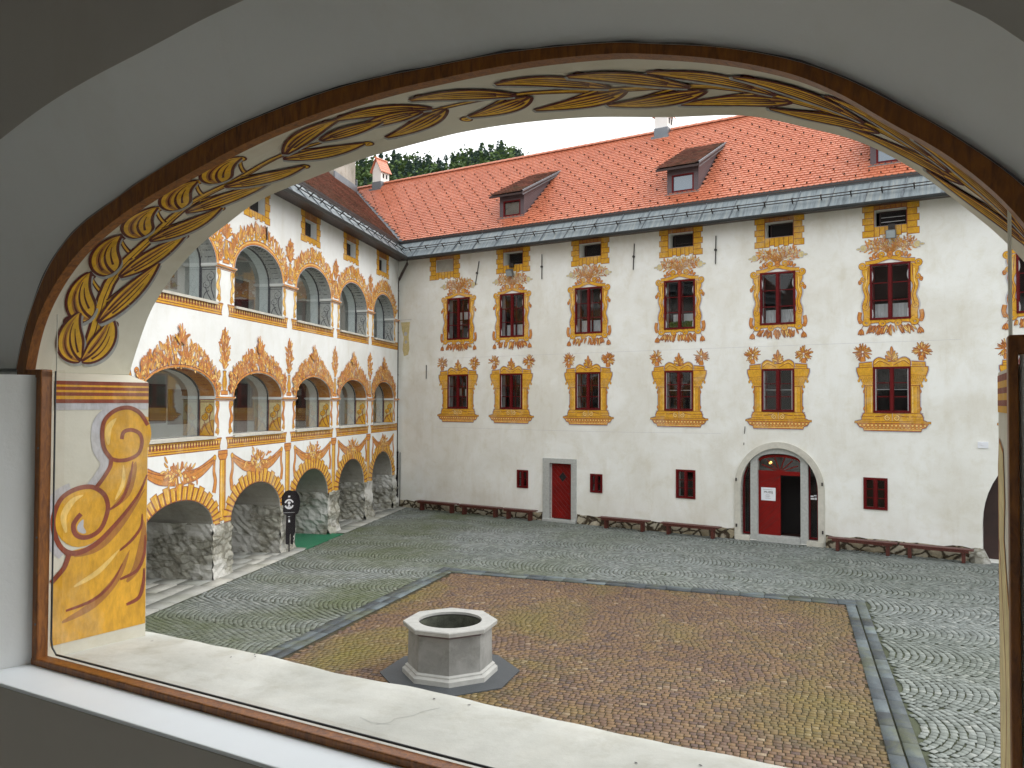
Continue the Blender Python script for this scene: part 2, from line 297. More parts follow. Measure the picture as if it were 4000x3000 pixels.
class Paint:
    """flat painted ornament: ribbons and polygons in a surface's own (x, z) coordinates"""
    COLS = ['p_line', 'p_ochre', 'p_orange', 'p_light', 'p_halo', 'p_dark', 'p_gris', 'p_pale', 'p_leaf', 'p_dline', 'p_shade', 'p_pink']
    def __init__(s, fn, base=.003, dl=3e-5, sub=0): s.b = MB(); s.fn = fn; s.k = 0; s.base = base; s.dl = dl; s.ox = s.oz = 0; s.sx = 1.; s.sz = 1.; s.cross = 1
    def P(s, x, z): return s.fn(s.ox+x*s.sx, s.oz+z*s.sz, s.base+s.k*s.dl)
    def rib(s, pts, w, c, n=5, smooth=True, cross=None):
        if smooth and len(pts) > 2: pts = catmull(pts, n)
        N = len(pts); A = []; B = []; cross = cross or s.cross; RW_ = [[] for _ in range(cross+1)]
        for i, p in enumerate(pts):
            a = pts[max(0, i-1)]; b = pts[min(N-1, i+1)]; dx, dz = b[0]-a[0], b[1]-a[1]; l = math.hypot(dx, dz) or 1e-6
            ww = w(i/(N-1)) if callable(w) else w
            for q in range(cross+1): e = ww*(1-2*q/cross); RW_[q].append(s.P(p[0]-dz/l*e, p[1]+dx/l*e))
        for q in range(cross): s.b.strip(RW_[q], RW_[q+1], s.COLS.index(c))
        s.k += 1
    def rib2(s, pts, w, c, line='p_line', o=.015, n=5, halo=0, smooth=True):
        if smooth and len(pts) > 2: pts = catmull(pts, n)
        f = w if callable(w) else (lambda t: w)
        if halo: s.rib(pts, lambda t: f(t)+halo, 'p_halo', smooth=False)
        s.rib(pts, lambda t: f(t)+o, line, smooth=False); s.rib(pts, w, c, smooth=False)
    def poly(s, pts, c, line=None, o=.015, halo=0):
        if halo: s.rib(list(pts)+[pts[0]], halo, 'p_halo', smooth=False)
        tri = tessellate_polygon([[Vector((p[0], p[1], 0)) for p in pts]]); i = len(s.b.v); s.b.v += [tuple(s.P(*p)) for p in pts]
        for t in tri: s.b.f.append(tuple(i+k for k in t)); s.b.m.append(s.COLS.index(c))
        s.k += 1
        if line: s.rib(list(pts)+[pts[0]], o/2, line, smooth=False)
    def rect(s, x0, x1, z0, z1, c, line=None, o=.015, halo=0): s.poly([(x0, z0), (x1, z0), (x1, z1), (x0, z1)], c, line, o, halo)
    def leaf(s, x, z, a, L, W, c='p_orange', line='p_line', o=.012, bend=0., vein=None, n=5):
        pts = []
        for k in range(n+1):
            t = k/n; pts.append((x+L*t*math.cos(a+bend*t), z+L*t*math.sin(a+bend*t)))
        if line: s.rib(pts, lambda t: W*math.sin(PI*min(.98, t*.92+.04))**.8+o, line, smooth=False)
        s.rib(pts, lambda t: max(0, W*math.sin(PI*min(1, t))**.9), c, smooth=False)
        if vein: s.rib(pts[:n], o*.35, vein, smooth=False)
    def disc(s, x, z, r, c, line=None, o=.012, rz=None, n=12):
        rz = rz or r
        if line: s.poly([(x+(r+o)*math.cos(2*PI*k/n), z+(rz+o)*math.sin(2*PI*k/n)) for k in range(n)], line)
        s.poly([(x+r*math.cos(2*PI*k/n), z+rz*math.sin(2*PI*k/n)) for k in range(n)], c)
    def scroll(s, x, z, r, a0, d=1, turns=1.4, w=.03, c='p_ochre', line='p_line', o=.012, tail=None):
        pts = [] if not tail else list(tail)
        for k in range(17):
            t = k/16; rr = r*(1-.78*t); a = a0+d*2*PI*turns*t; pts.append((x+rr*math.cos(a), z+rr*math.sin(a)))
        if tail: pts = catmull(tail+[pts[len(tail)]], 4)[:-1]+pts[len(tail):]
        s.rib2(pts, lambda t: w*(1-.35*t), c, line, o, smooth=False)
    def build(s, name, parent, loc=None): return s.b.build(name, s.COLS, parent, loc)
def ell(cx, cz, a, b, n=20, t0=PI, t1=0): return [(cx+a*math.cos(t0+(t1-t0)*k/n), cz+b*math.sin(t0+(t1-t0)*k/n)) for k in range(n+1)]
# ---------------------------------------------------------------- frames of reference (metres)
CX, CY = -4.866, 33.982                          # corner where the two wings meet
RZ_B = math.radians(-32.13)                      # back wing: local +x to the right along the wall, +y into the building
RZ_L = math.radians(79.49)                       # arcade wing: local -x runs towards the viewer, +y into the building
NX, NY, RZ_N = -1.662, 2.788, math.radians(-28.64)   # viewer's own gallery wall: +y out into the courtyard
VT = .679                                        # tangent of half the corner angle
TPH = math.tan(math.radians(41))                 # roof pitch
Z_EAVE, Z0 = 10.47, 10.82
def roof_z(y): return Z0+TPH*(y+.6)              # tile plane height at depth y into the building
RIDGE_Y = 5.1; RIDGE_Z = roof_z(RIDGE_Y)
# ================================================================ GROUND
g = MB(); g.quad((-700, -700, -.03), (700, -700, -.03), (700, 900, -.03), (-700, 900, -.03)); tag(g.build('ground', 'joint'), kind='structure')
P0 = np.array([-1.71, 21.17]); EX = np.array([.944, -.330]); EY = np.array([-.330, -.944]); RW = 9.98; RL = 17.
def in_rect(x, y, m=0.):
    d = np.stack([x-P0[0], y-P0[1]], -1); a = d@EX; b = d@EY
    return (a > -m) & (a < RW+m) & (b > -m) & (b < RL+m)
Bd = np.array([.8468, -.5318]); Bn = np.array([-.5318, -.8468]); Ld = np.array([-.1824, -.9832]); Ln = np.array([.9832, -.1824])
CC = np.array([CX, CY])
Nn = np.array([-.4794, -.8776]); NP = np.array([NX, NY])
def stones(name, cen, ang, hw, hh, z, mat, rnd, h=.012, jit=.12, **k):
    """flat-topped stones with chamfered sides: arrays of centres, angles and half sizes"""
    n = len(cen); c, s = np.cos(ang), np.sin(ang)
    base = np.array([[-1, -1], [1, -1], [1, 1], [-1, 1]], float)
    V = np.zeros((n, 8, 3)); J = 1+(RNG.rand(n, 4, 2)-.5)*2*jit
    for r in range(2):
        sc = 1. if r == 0 else .955
        px = base[None, :, 0]*hw[:, None]*J[:, :, 0]*sc; py = base[None, :, 1]*hh[:, None]*J[:, :, 1]*sc
        V[:, r*4:r*4+4, 0] = cen[:, None, 0]+px*c[:, None]-py*s[:, None]; V[:, r*4:r*4+4, 1] = cen[:, None, 1]+px*s[:, None]+py*c[:, None]
        V[:, r*4:r*4+4, 2] = z+(0 if r == 0 else h)+(RNG.rand(n, 1)-.5)*.004
    F = np.array([[4, 5, 6, 7], [0, 1, 5, 4], [1, 2, 6, 5], [2, 3, 7, 6], [3, 0, 4, 7]])
    F = (F[None]+np.arange(n)[:, None, None]*8).reshape(-1, 4)
    me = bpy.data.meshes.new(name); me.vertices.add(n*8); me.vertices.foreach_set('co', V.reshape(-1).astype(np.float32))
    me.loops.add(len(F)*4); me.loops.foreach_set('vertex_index', F.reshape(-1).astype(np.int32))
    me.polygons.add(len(F)); me.polygons.foreach_set('loop_start', np.arange(0, len(F)*4, 4, dtype=np.int32)); me.polygons.foreach_set('loop_total', np.full(len(F), 4, np.int32))
    me.update(calc_edges=True); me.materials.append(M[mat])
    at = me.attributes.new('rnd', 'FLOAT', 'FACE'); at.data.foreach_set('value', np.repeat(rnd, 5).astype(np.float32))
    o = bpy.data.objects.new(name, me); col.objects.link(o); tag(o, kind='structure', **k); return o
# segmental-arc cobbles
W, R, ST = 1.75, 1.28, .112
half = math.asin(W/2/R); na = int(2*half*R/ST)
cen = []; ang = []; hsc = []
base_a = math.atan2(EX[1], EX[0])
for side in (0, 1):
    # arcs march along the palace wall; the right part of the court is laid the other way round
    rows = np.arange(-22, 26, ST); sg = -1 if side == 0 else 1
    for ci in range(-16, 24):
        x0 = ci*W; yoff = (ci % 2)*.35
        for k in range(na):
            th = -half+(k+.5)/na*2*half
            thr = th+(np.arange(len(rows)) % 2-.5)*.5*ST/R
            lx = x0+R*np.sin(thr)+(RNG.rand(len(rows))-.5)*.014; ly = rows+yoff+R*np.cos(thr)-R+(RNG.rand(len(rows))-.5)*.014
            # local y -> sg*EX, local x -> perpendicular
            w_ = np.stack([P0[0]+ly*sg*EX[0]+lx*EY[0], P0[1]+ly*sg*EX[1]+lx*EY[1]], -1)
            al = (w_-P0)@EX+1.2*np.sin((w_-P0)@EY*.5); keep = (al < 4.6) if side == 0 else (al >= 4.6)
            tx = np.cos(thr)[:, None]*EY[None]-np.sin(thr)[:, None]*sg*EX[None]
            hsc.append(np.cos(thr)[keep]); cen.append(w_[keep]); ang.append((np.arctan2(tx[:, 1], tx[:, 0])+(RNG.rand(len(rows))-.5)*.07)[keep])
cen = np.concatenate(cen); ang = np.concatenate(ang); hsc = np.concatenate(hsc)
cen = cen+.05*np.stack([np.sin(cen[:, 1]*1.7+cen[:, 0]*.9)+.6*np.sin(cen[:, 1]*4.1), np.sin(cen[:, 0]*1.9-cen[:, 1]*.7)+.6*np.sin(cen[:, 0]*3.7+1)], -1); d = cen-CC; ok = (d@Bn > .02) & (d@Ln > .5) & ~in_rect(cen[:, 0], cen[:, 1], .26) & (((cen-NP)@Nn) < -.75) & (cen[:, 0] < 17)
cen, ang, hsc = cen[ok], ang[ok], hsc[ok]; nn = len(cen)
stones('cobblestones', cen, ang, .047+RNG.rand(nn)*.004, (.0455+RNG.rand(nn)*.004)*hsc**.95, -.016, 'cobble', RNG.rand(nn)**1.2, .008, .16)
# rectangle of reddish setts in wavy courses
g = MB(); c4 = [P0, P0+EX*RW, P0+EX*RW+EY*RL, P0+EY*RL]; g.poly([(*c, -.012) for c in c4]); tag(g.build('sett_bed', 'joint_brown'), kind='structure')
cen = []; hw = []
b = .25
while b < RL:
    a = .25+RNG.rand()*.1; hrow = .094
    while a < RW-.27:
        w = .085+RNG.rand()*.05; cen.append((a+w/2, b+.03*math.sin(a*.7+b*.5)+(RNG.rand()-.5)*.006)); hw.append(w/2-.0065); a += w
    b += hrow
cen = np.array(cen); hw = np.array(hw); wc = P0+cen[:, :1]*EX+cen[:, 1:]*EY; ok = (((wc-NP)@Nn) < -.6); wc = wc[ok]; hw = hw[ok]; nn = len(wc)
stones('brown_sett_square', wc, np.full(nn, math.atan2(EX[1], EX[0]))+(RNG.rand(nn)-.5)*.035, hw, .0385+RNG.rand(nn)*.002, -.008, 'sett', RNG.rand(nn), .006, .04)
# double row of dark slabs with a drain slot between them
cen = []; an = []; hw = []; hh = []
a0 = math.atan2(EX[1], EX[0])
def slabs(o, dv, length, an_):
    k = 0
    while k < length:
        L = .42+RNG.rand()*.2
        for q in (-.112, .112):
            nrm = np.array([-dv[1], dv[0]]); cen.append(o+dv*(k+L/2)+nrm*q); an.append(an_); hw.append(L/2-.004); hh.append(.099)
        k += L
slabs(P0-EX*.0-EY*.0+EX*.0, EX, RW, a0); slabs(P0+EX*RW-EY*.28, EY, RL, a0-PI/2); slabs(P0-EY*.28, EY, RL, a0-PI/2)
cen = np.array(cen); nn = len(cen)
stones('drain_slabs', cen, np.array(an), np.array(hw), np.array(hh), .002, 'slab', RNG.rand(nn), .02, .01)
# flagstones under and before the arcade
cen = []; hw = []; hh = []
u = .2
while u < 27:
    L = .5+RNG.rand()*.5; v = .46
    while v > -3.2:
        w = .35+RNG.rand()*.35
        if not (7.1 < u+L/2 < 9.95): cen.append(CC+Ld*(u+L/2)+Ln*(v-w/2)); hw.append(L/2-.008); hh.append(w/2-.008)
        v -= w
    u += L
cen = np.array(cen); nn = len(cen)
stones('arcade_pavement', cen, np.full(nn, math.atan2(Ld[1], Ld[0])), np.array(hw), np.array(hh), -.02, 'flag', RNG.rand(nn), .03, .03)
g = MB(); q = [CC+Ld*a+Ln*b for a, b in ((7.12, .5), (9.95, .5), (9.95, -3.0), (7.12, -3.0))]
g.prism([tuple(p) for p in q], 'z', -.02, .004)
tag(g.build('floor_covering', 'green_floor'), 'smooth bright green floor sheet lying under the third arch from the corner', 'floor covering')
# hill with wood
hill = MB(); nx_, ny_ = 60, 24
def hz(x, y):
    t = max(0, min(1, (y-75)/95)); t = t*t*(3-2*t)
    return t*(45.2+.12*(x+30)+.8*math.sin(x*.11)+.6*math.sin(x*.31+y*.1))*(1 if x < -1 else max(.3, 1-(x+1)/70))
for j in range(ny_):
    for i in range(nx_):
        x0, x1 = -150+i*6, -150+(i+1)*6; y0, y1 = 70+j*6, 70+(j+1)*6
        hill.quad((x0, y0, hz(x0, y0)-.5), (x1, y0, hz(x1, y0)-.5), (x1, y1, hz(x1, y1)-.5), (x0, y1, hz(x0, y1)-.5))
M['hillside'] = simple('wooded_slope', (.03, .055, .02), .9, .3, .2)
tag(hill.build('hill', 'hillside', smooth=True), kind='structure')
def crown(v, f, r, x, y, z, h, rad, kind, dens=None):
    n = dens or (150 if kind == 'c' else 240)
    for k in range(n):
        if kind == 'c':
            t = random.random()**.8; rr = rad*(1-t)*(.55+.45*math.cos(t*34))*.95+.12; a = random.random()*2*PI; q = rr*random.random()**.35
            px, py, pz = x+q*math.cos(a), y+q*math.sin(a), z+h*(.12+.88*t)-q*.22; s = .55*(1-.5*t)
        else:
            a = random.random()*2*PI; el = math.asin(random.uniform(-.7, 1)); lob = 1+.25*math.sin(3*a+z)+.2*math.sin(5*el+x); q = rad*lob*random.random()**.3
            px, py, pz = x+q*math.cos(a)*math.cos(el), y+q*math.sin(a)*math.cos(el), z+h*.62+q*math.sin(el)*h*.38/rad; s = .42
        i = len(v); a2 = random.random()*PI; b2 = random.uniform(-1, 1)
        dx, dy, dz = math.cos(a2)*s, math.sin(a2)*s, b2*s*.6; ex, ey, ez = -math.sin(a2)*s*.4, math.cos(a2)*s*.4, s*.7
        v += [(px-dx, py-dy, pz-dz), (px+ex, py+ey, pz-ez*.6), (px+dx, py+dy, pz+dz), (px-ex, py-ey, pz+ez)]; f.append((i, i+1, i+2, i+3)); r.append(random.random())
kinds = {}
def tree_mesh(kind, h, rad):
    v, f, r = [], [], []; crown(v, f, r, 0, 0, 0, h, rad, kind, 480); b = MB(); b.v, b.f = v, f; b.m = [0]*len(f); return b, r
trees = [(-31.0, 1, 'c'), (-28.9, 1, 'c'), (-25.3, 1, 'c'), (-22.8, 1, 'c'), (-19.2, 1, 'b'), (-16.4, 1, 'c'), (-13.8, 1, 'b'), (-11.4, 1, 'c'), (-8.6, 1, 'b'), (-5.0, 1, 'c'), (-2.2, 1, 'c'), (.6, 1, 'c'), (4.0, 1, 'b')]
LT = ['slender spruce beside the left roof chimney on the wooded ridge', 'dark conifer just left of the small tiled chimney', 'dark pointed conifer just right of the small tiled chimney', 'narrow conifer low on the ridge right of the small chimney', 'rounded leafy tree in the lower left of the ridge line', 'conifer standing between two leafy trees low on the ridge', 'loose leafy tree at the middle of the ridge line', 'upright conifer at the middle of the ridge line', 'broad leafy tree left of the tall ragged conifer', 'tall ragged conifer, highest point of the wooded ridge', 'pointed spruce standing clear, second from the right on the ridge', 'small pointed spruce, rightmost clear tree above the orange roof', 'rounded treetop barely showing over the orange roof ridge']
TY = 151
for (x, _, kd), lb in zip(trees, LT):
    h = random.uniform(9.5, 12) if kd == 'c' else random.uniform(8, 10)
    t = empty('conifer_tree' if kd == 'c' else 'broadleaf_tree', (x, TY, hz(x, TY)-.5), label=lb, cat='tree', group='trees along the ridge of the hill')
    b, r = tree_mesh(kd, h, 2.7 if kd == 'c' else 3.0); b.build('crown', 'conifer' if kd == 'c' else 'broadleaf', t, rnd=r)
    k = MB(); k.tube([(0, 0, -.5), (0, 0, h*.5), (0, 0, h*.95)], [.22, .14, .03], 6); k.build('trunk', 'trunk', t)
for kd, mt, nm in (('c', 'conifer', 'conifer_wood'), ('b', 'broadleaf', 'broadleaf_wood')):
    v, f, r = [], [], []
    for k in range(330 if kd == 'c' else 150):
        x = random.uniform(-60, 15) if k % 2 else random.uniform(-37, 2); y = random.uniform(115, 150) if k % 2 else random.uniform(146, 158); crown(v, f, r, x, y, hz(x, y)-.5, random.uniform(7, 11), random.uniform(2.2, 3.2) if kd == 'c' else random.uniform(2.2, 3.2), kd)
    b = MB(); b.v, b.f, b.m = v, f, [0]*len(f)
    tag(b.build(nm, mt, rnd=r), 'dark conifers covering the slope behind the roof' if kd == 'c' else 'green leafy trees mixed through the wooded slope behind the roof', 'forest', kind='stuff')
# ================================================================ shared roof pieces
def tile_field(name, parent, x0, x1, flip, mat, wt=.172, ex=.168, y0=-.02, y1=RIDGE_Y, skip=None, jit=0.004, plane=None, lift=0):
    """real overlapping plain tiles with rounded ends on the plane z=roof_z(y)"""
    sl = math.atan(TPH) if plane is None else plane[2]; cs, sn = math.cos(sl), math.sin(sl)
    zf = roof_z if plane is None else (lambda y: plane[0]+(y-plane[1])*math.tan(plane[2]))
    out = [(-.5, 1.55), (.5, 1.55), (.5, .22), (.36, .07), (.14, 0), (-.14, 0), (-.36, .07), (-.5, .22)]
    V = []; F = []; R_ = []; nr = int((y1-y0)/cs/ex)+1
    for r in range(nr):
        s0 = r*ex; xo = (r % 2)*wt/2; n0 = int((x1-x0)/wt)+2
        for c in range(n0):
            xc = x0+c*wt+xo
            yb = y0+s0*cs
            if skip and skip(xc, yb): continue
            if xc > x1: continue
            i = len(V); j = random.uniform(-jit, jit); jl = random.uniform(0, .006)
            for dn in (0., .026):
                for (a, bb) in out:
                    s_ = s0+bb*ex; hgt = .048-bb*.028+jl-dn+lift
                    y = y0+s_*cs-hgt*sn; V.append(((-1 if flip else 1)*(xc+a*(wt-.006)+j), y, zf(y0)+s_*sn+hgt*cs))
            n = 8; F.append(tuple(range(i, i+n)))
            for k in range(2, 8): F.append((i+k, i+(k+1) % n, i+n+(k+1) % n, i+n+k))
            R_ += [random.random()]*7
    b = MB(); b.v, b.f, b.m = V, F, [0]*len(F)
    return b.build(name, mat, parent, rnd=R_)
def valley(y): return .883-(.6+y)/VT             # where the valley runs at depth y
def roof_under(parent, x0f, x1, flip, mat):
    s = -1 if flip else 1; b = MB(); y0, y1 = -.05, RIDGE_Y
    b.quad((s*valley(y0), y0, roof_z(y0)-.02), (s*x1, y0, roof_z(y0)-.02), (s*x1, y1, roof_z(y1)-.02), (s*valley(y1), y1, roof_z(y1)-.02))
    b.quad((s*valley(y1), y1, roof_z(y1)-.02), (s*x1, y1, roof_z(y1)-.02), (s*x1, y1*2, roof_z(0)-.4), (s*valley(y1), y1*2, roof_z(0)-.4))
    return b.build('roof', mat, parent)
# ================================================================ BACK WING
B = empty('castle_wing', (CX, CY, 0), RZ_B, label='cream plastered castle wing with orange tiled roof and painted window surrounds facing the well', cat='building')
UPC = [3.16, 5.74, 9.07, 12.56, 15.86, 19.16, 22.92]; LOC = [3.15, 5.71, 9.05, 12.53, 15.86, 19.19, 22.92]
ATC = [2.44, 5.77, 9.12, 12.60, 15.91, 19.18, 22.92]
XE = 30.
def R4(x0, x1, z0, z1): return [(x0, z0), (x1, z0), (x1, z1), (x0, z1)]
holes = []
for c in UPC: holes.append(R4(c-.50, c+.50, 7.06, 8.66))
for c in LOC: holes.append(R4(c-.46, c+.46, 4.24, 5.52))
for i, c in enumerate(ATC): holes.append(R4(c-.44, c+.44, 9.84, 10.34))
SMALL = [(6.0, 6.5, 1.16, 1.85), (9.15, 9.64, 1.18, 1.86), (12.43, 13.12, 1.2, 2.18), (18.39, 19.06, 1.27, 2.23)]
for x0, x1, z0, z1 in SMALL: holes.append(R4(x0+.05, x1-.05, z0+.05, z1-.05))
door_h = R4(7.45, 8.37, .0, 2.17)
portal = [(14.66, .02)]+ell(15.87, 1.72, 1.21, 1.30, 24)+[(17.08, .02)]
gate = [(21.50, .02)]+ell(23.4, 1.05, 1.9, 2.35, 24)+[(25.3, .02)]
wall = MB()
# outer outline dips round the openings that reach the ground
wall.holed(R4(-.0, XE, 0, 10.75), holes+[[(p[0], max(.01, p[1])) for p in h] for h in (door_h, portal, gate)], 0)
for h in holes[:14]: wall.reveal(h, 0, .07)
for h in holes[14:21]: wall.reveal(h, 0, .45)
for h in holes[21:]: wall.reveal(h, 0, .07)
wall.reveal(door_h, 0, .3); wall.reveal(portal, 0, .5); wall.reveal(gate, 0, .55)
wall.quad((0, 0, 10.75), (XE, 0, 10.75), (XE, 8, 10.75), (0, 8, 10.75))
wall.quad((XE, 0, 0), (XE, 10, 0), (XE, 10, 10.75), (XE, 0, 10.75))
wall.build('wall', 'plaster', B)
rm = MB(); rm.box(0, XE, .95, 1.0, 0, 10.7); rm.build('interior_wall', 'dark', B)  # near-black sheet in place of the unlit rooms
# rubble showing below the plaster
pl = MB()
for a, b_, zt in ((.1, 7.14, .29), (8.62, 14.45, .33), (17.3, 21.45, .38)):
    pl = MB(); n = max(3, int((b_-a)/.22)); top = [(a+(b_-a)*k/n, zt+random.uniform(-.035, .03)) for k in range(n+1)]
    for (x0, z0), (x1, z1) in zip(top, top[1:]):
        o0 = -.012; pl.quad((x0, o0-.03, -.02), (x1, o0-.03, -.02), (x1, o0, z1), (x0, o0, z0)); pl.quad((x0, o0, z0), (x1, o0, z1), (x1, .01, z1), (x0, .01, z0))
    pl.build('plinth', 'plinth', B)
cs_ = MB(); cs_.tube([(21.42, -.02, -.05), (21.40, -.05, .15), (21.42, -.02, .38)], [.30, .24, .12], 9); cs_.build('corner_stone', 'rubble', B)
# ---- window builder (flush red casements, white reveal, inner casement, dark room)
def window(name, w, h, rows, parent, loc, inner=True, fr=.062, reveal='whitewash'):
    """local origin: middle of the sill line; outer size w x h"""
    f = MB(); y0, y1 = -.035, .05
    f.box(-w/2, -w/2+fr, y0, y1, 0, h); f.box(w/2-fr, w/2, y0, y1, 0, h); f.box(-w/2+fr, w/2-fr, y0, y1, 0, fr*1.05); f.box(-w/2+fr, w/2-fr, y0, y1, h-fr*1.05, h)
    f.box(-.043, .043, y0-.012, y1-.004, fr*1.05, h-fr*1.05)
    hh = h-2*fr*1.05
    o = f.build(name, 'red', parent, loc, bevel=.004)
    for s in (-1, 1):
        b = MB(); xa, xb = (.043, w/2-fr) if s > 0 else (-(w/2-fr), -.043)
        for k in range(1, rows): z = fr*1.05+hh*k/rows; b.box(xa, xb, .0, .03, z-.013, z+.013)
        b.box(xa, xa+.018, .0, .03, fr, h-fr); b.box(xb-.018, xb, .0, .03, fr, h-fr)
        b.build('glazing_bar', 'red', o)
    p = MB(); p.quad((-w/2+fr, .018, fr), (w/2-fr, .018, fr), (w/2-fr, .018, h-fr), (-w/2+fr, .018, h-fr)); p.build('pane', 'glass', o)
    r = MB(); d = .30; a = w/2-.05
    r.quad((-a, .052, .05), (-a, d, .05), (-a, d, h-.05), (-a, .052, h-.05)); r.quad((a, .052, .05), (a, d, .05), (a, d, h-.05), (a, .052, h-.05))
    r.quad((-a, .052, .05), (a, .052, .05), (a, d, .05), (-a, d, .05)); r.quad((-a, .052, h-.05), (a, .052, h-.05), (a, d, h-.05), (-a, d, h-.05)); r.build('reveal', reveal, o)
    if inner:
        i = MB(); e = .04
        i.box(-a, -a+e, d, d+.04, .05, h-.05); i.box(a-e, a, d, d+.04, .05, h-.05); i.box(-.028, .028, d-.003, d+.04, .05, h-.05); i.box(-a+e, -.028, d, d+.04, .05, .05+e); i.box(.028, a-e, d, d+.04, .05, .05+e)
        i.box(-a+e, -.028, d+.003, d+.03, h*.36-.014, h*.36+.014); i.box(.028, a-e, d+.003, d+.03, h*.36-.014, h*.36+.014)
        i.build('inner_casement', 'red', o)
    k = MB(); k.quad((-a, d+.5, -.3), (a, d+.5, -.3), (a, d+.5, h+.3), (-a, d+.5, h+.3)); k.build('dark_interior', 'dark', o)
    return o
ORD = ['first', 'second', 'third', 'fourth', 'fifth', 'sixth', 'seventh']
w0 = window('window', 1.12, 1.71, 3, B, (UPC[0], 0, 7.0)); l0 = window('window', 1.03, 1.39, 3, B, (LOC[0], 0, 4.19))
ups = [w0]; los = [l0]
for c in UPC[1:]: ups.append(copy_tree(w0, loc=(c, 0, 7.0)))
for c in LOC[1:]: los.append(copy_tree(l0, loc=(c, 0, 4.19)))
def curtain(o, w, h, x0, x1, z0, z1, y=.36, name='curtain'):
    c = MB(); n = 22; A = [(x0+(x1-x0)*k/n, y+.012*math.sin(k*1.9), z0) for k in range(n+1)]; c.strip(A, [(p[0], p[1], z1) for p in A]); return c.build(name, 'curtain', o)
curtain(ups[0], 1, 1, -.2, .44, .85, 1.15); curtain(ups[0], 1, 1, -.2, -.02, .45, .8)
for k in (1, 2, 4, 5): curtain(ups[k], 1, 1, -.46, .46, .07, .52)
curtain(ups[3], 1, 1, -.36, .36, .3, .56)
curtain(los[0], 1, 1, -.2, -.02, .5, .82); curtain(los[0], 1, 1, .1, .4, .5, .8)
for k in (3, 4, 5):
    for zz in (.70,):
        b = MB(); b.box(-.44, .44, .2, .215, zz, zz+.018); b.build('shelf_rail', 'curtain', los[k])
for k, sx in ((4, .22),):
    b = MB(); b.prism([(sx+.07*math.cos(a*PI/5), .34+.07*math.sin(a*PI/5)) for a in range(10)], 'z', .085, .17); b.build('white_bowl', 'curtain', ups[k])
b = MB(); rr = []
for k in range(260):
    x, y, z = random.uniform(-.4, .42), random.uniform(.1, .26), random.uniform(.08, .28); a = random.random()*PI; s = .035
    b.quad((x-s, y, z), (x, y-s*math.cos(a), z-s), (x+s, y, z+.01), (x, y+s*math.sin(a), z+s)); rr.append(random.random())
b.build('potted_herbs', 'plant', ups[3])
# attic openings
for i, c in enumerate(ATC):
    b = MB()
    if i == 0: b.quad((c-.44, .04, 9.84), (c+.44, .04, 9.84), (c+.44, .04, 10.34), (c-.44, .04, 10.34)); b.build('attic_infill', 'old_plaster', B)
    else:
        x0, x1, z0, z1 = c-.34, c+.42, 9.88, 10.33
        b.box(x0, x1, .30, .34, z0, z0+.03); b.box(x0, x1, .30, .34, z1-.03, z1); b.box(x0, x0+.03, .30, .34, z0+.03, z1-.03); b.box(x1-.03, x1, .30, .34, z0+.03, z1-.03)
        o = b.build('attic_window', 'dark_brown', B)
        p = MB(); p.quad((x0, .33, z0), (x1, .33, z0), (x1, .33, z1), (x0, .33, z1)); p.build('attic_void', 'dark', o)
        if i in (1, 3, 5):
            q = MB(); q.box(x0+.05, x1-.05, .28, .29, z0+.12, z0+.135)
            if i == 5: q.box(x0+.05, x1-.05, .28, .29, z0+.26, z0+.272)
            q.build('light_bar', 'white' if i == 5 else 'dark_brown', o)
# small ground-floor windows
for (x0, x1, z0, z1), nr in zip(SMALL, (2, 2, 3, 3)):
    window('small_window', x1-x0, z1-z0, nr, B, ((x0+x1)/2, 0, z0), inner=False, fr=.07, reveal='curtain' if nr == 2 else 'whitewash')
# ---- red plank door in a granite surround
d = MB(); d.box(7.16, 7.45, -.05, .12, 0, 2.17); d.box(8.37, 8.59, -.05, .12, 0, 2.17); d.box(7.16, 8.59, -.053, .12, 2.17, 2.36); d.box(7.2, 8.59, -.16, .1, -.01, .09)
ds = d.build('door_surround', 'stone', B, bevel=.012)
d = MB(); d.box(7.45, 8.37, .16, .22, .1, 2.17)
dl = d.build('door', 'red_door', B); dl['label'] = 'narrow red plank door with a diamond shaped peephole'
k = MB()
for j in range(11):
    z = .35+j*.2
    x0_, z0_ = 7.47, z+.35; x1_, z1_ = 8.35, z-.53
    if z0_ > 2.14: x0_ += (z0_-2.14)*1.0; z0_ = 2.14
    if z1_ < .14: x1_ -= (.14-z1_); z1_ = .14
    if x1_-x0_ > .1: k.tube([(x0_, .158, z0_), (x1_, .158, z1_)], .006, 4)
k.build('plank_groove', 'maroon', dl)
k = MB(); k.prism([(7.92, 1.48), (8.08, 1.66), (7.92, 1.84), (7.76, 1.66)], 'y', .145, .16); k.build('diamond_window', 'dark', dl)
k = MB(); k.tube([(8.28, .15, 1.05), (8.28, .10, 1.05), (8.20, .10, 1.05)], .012, 6); k.build('handle', 'iron', dl)
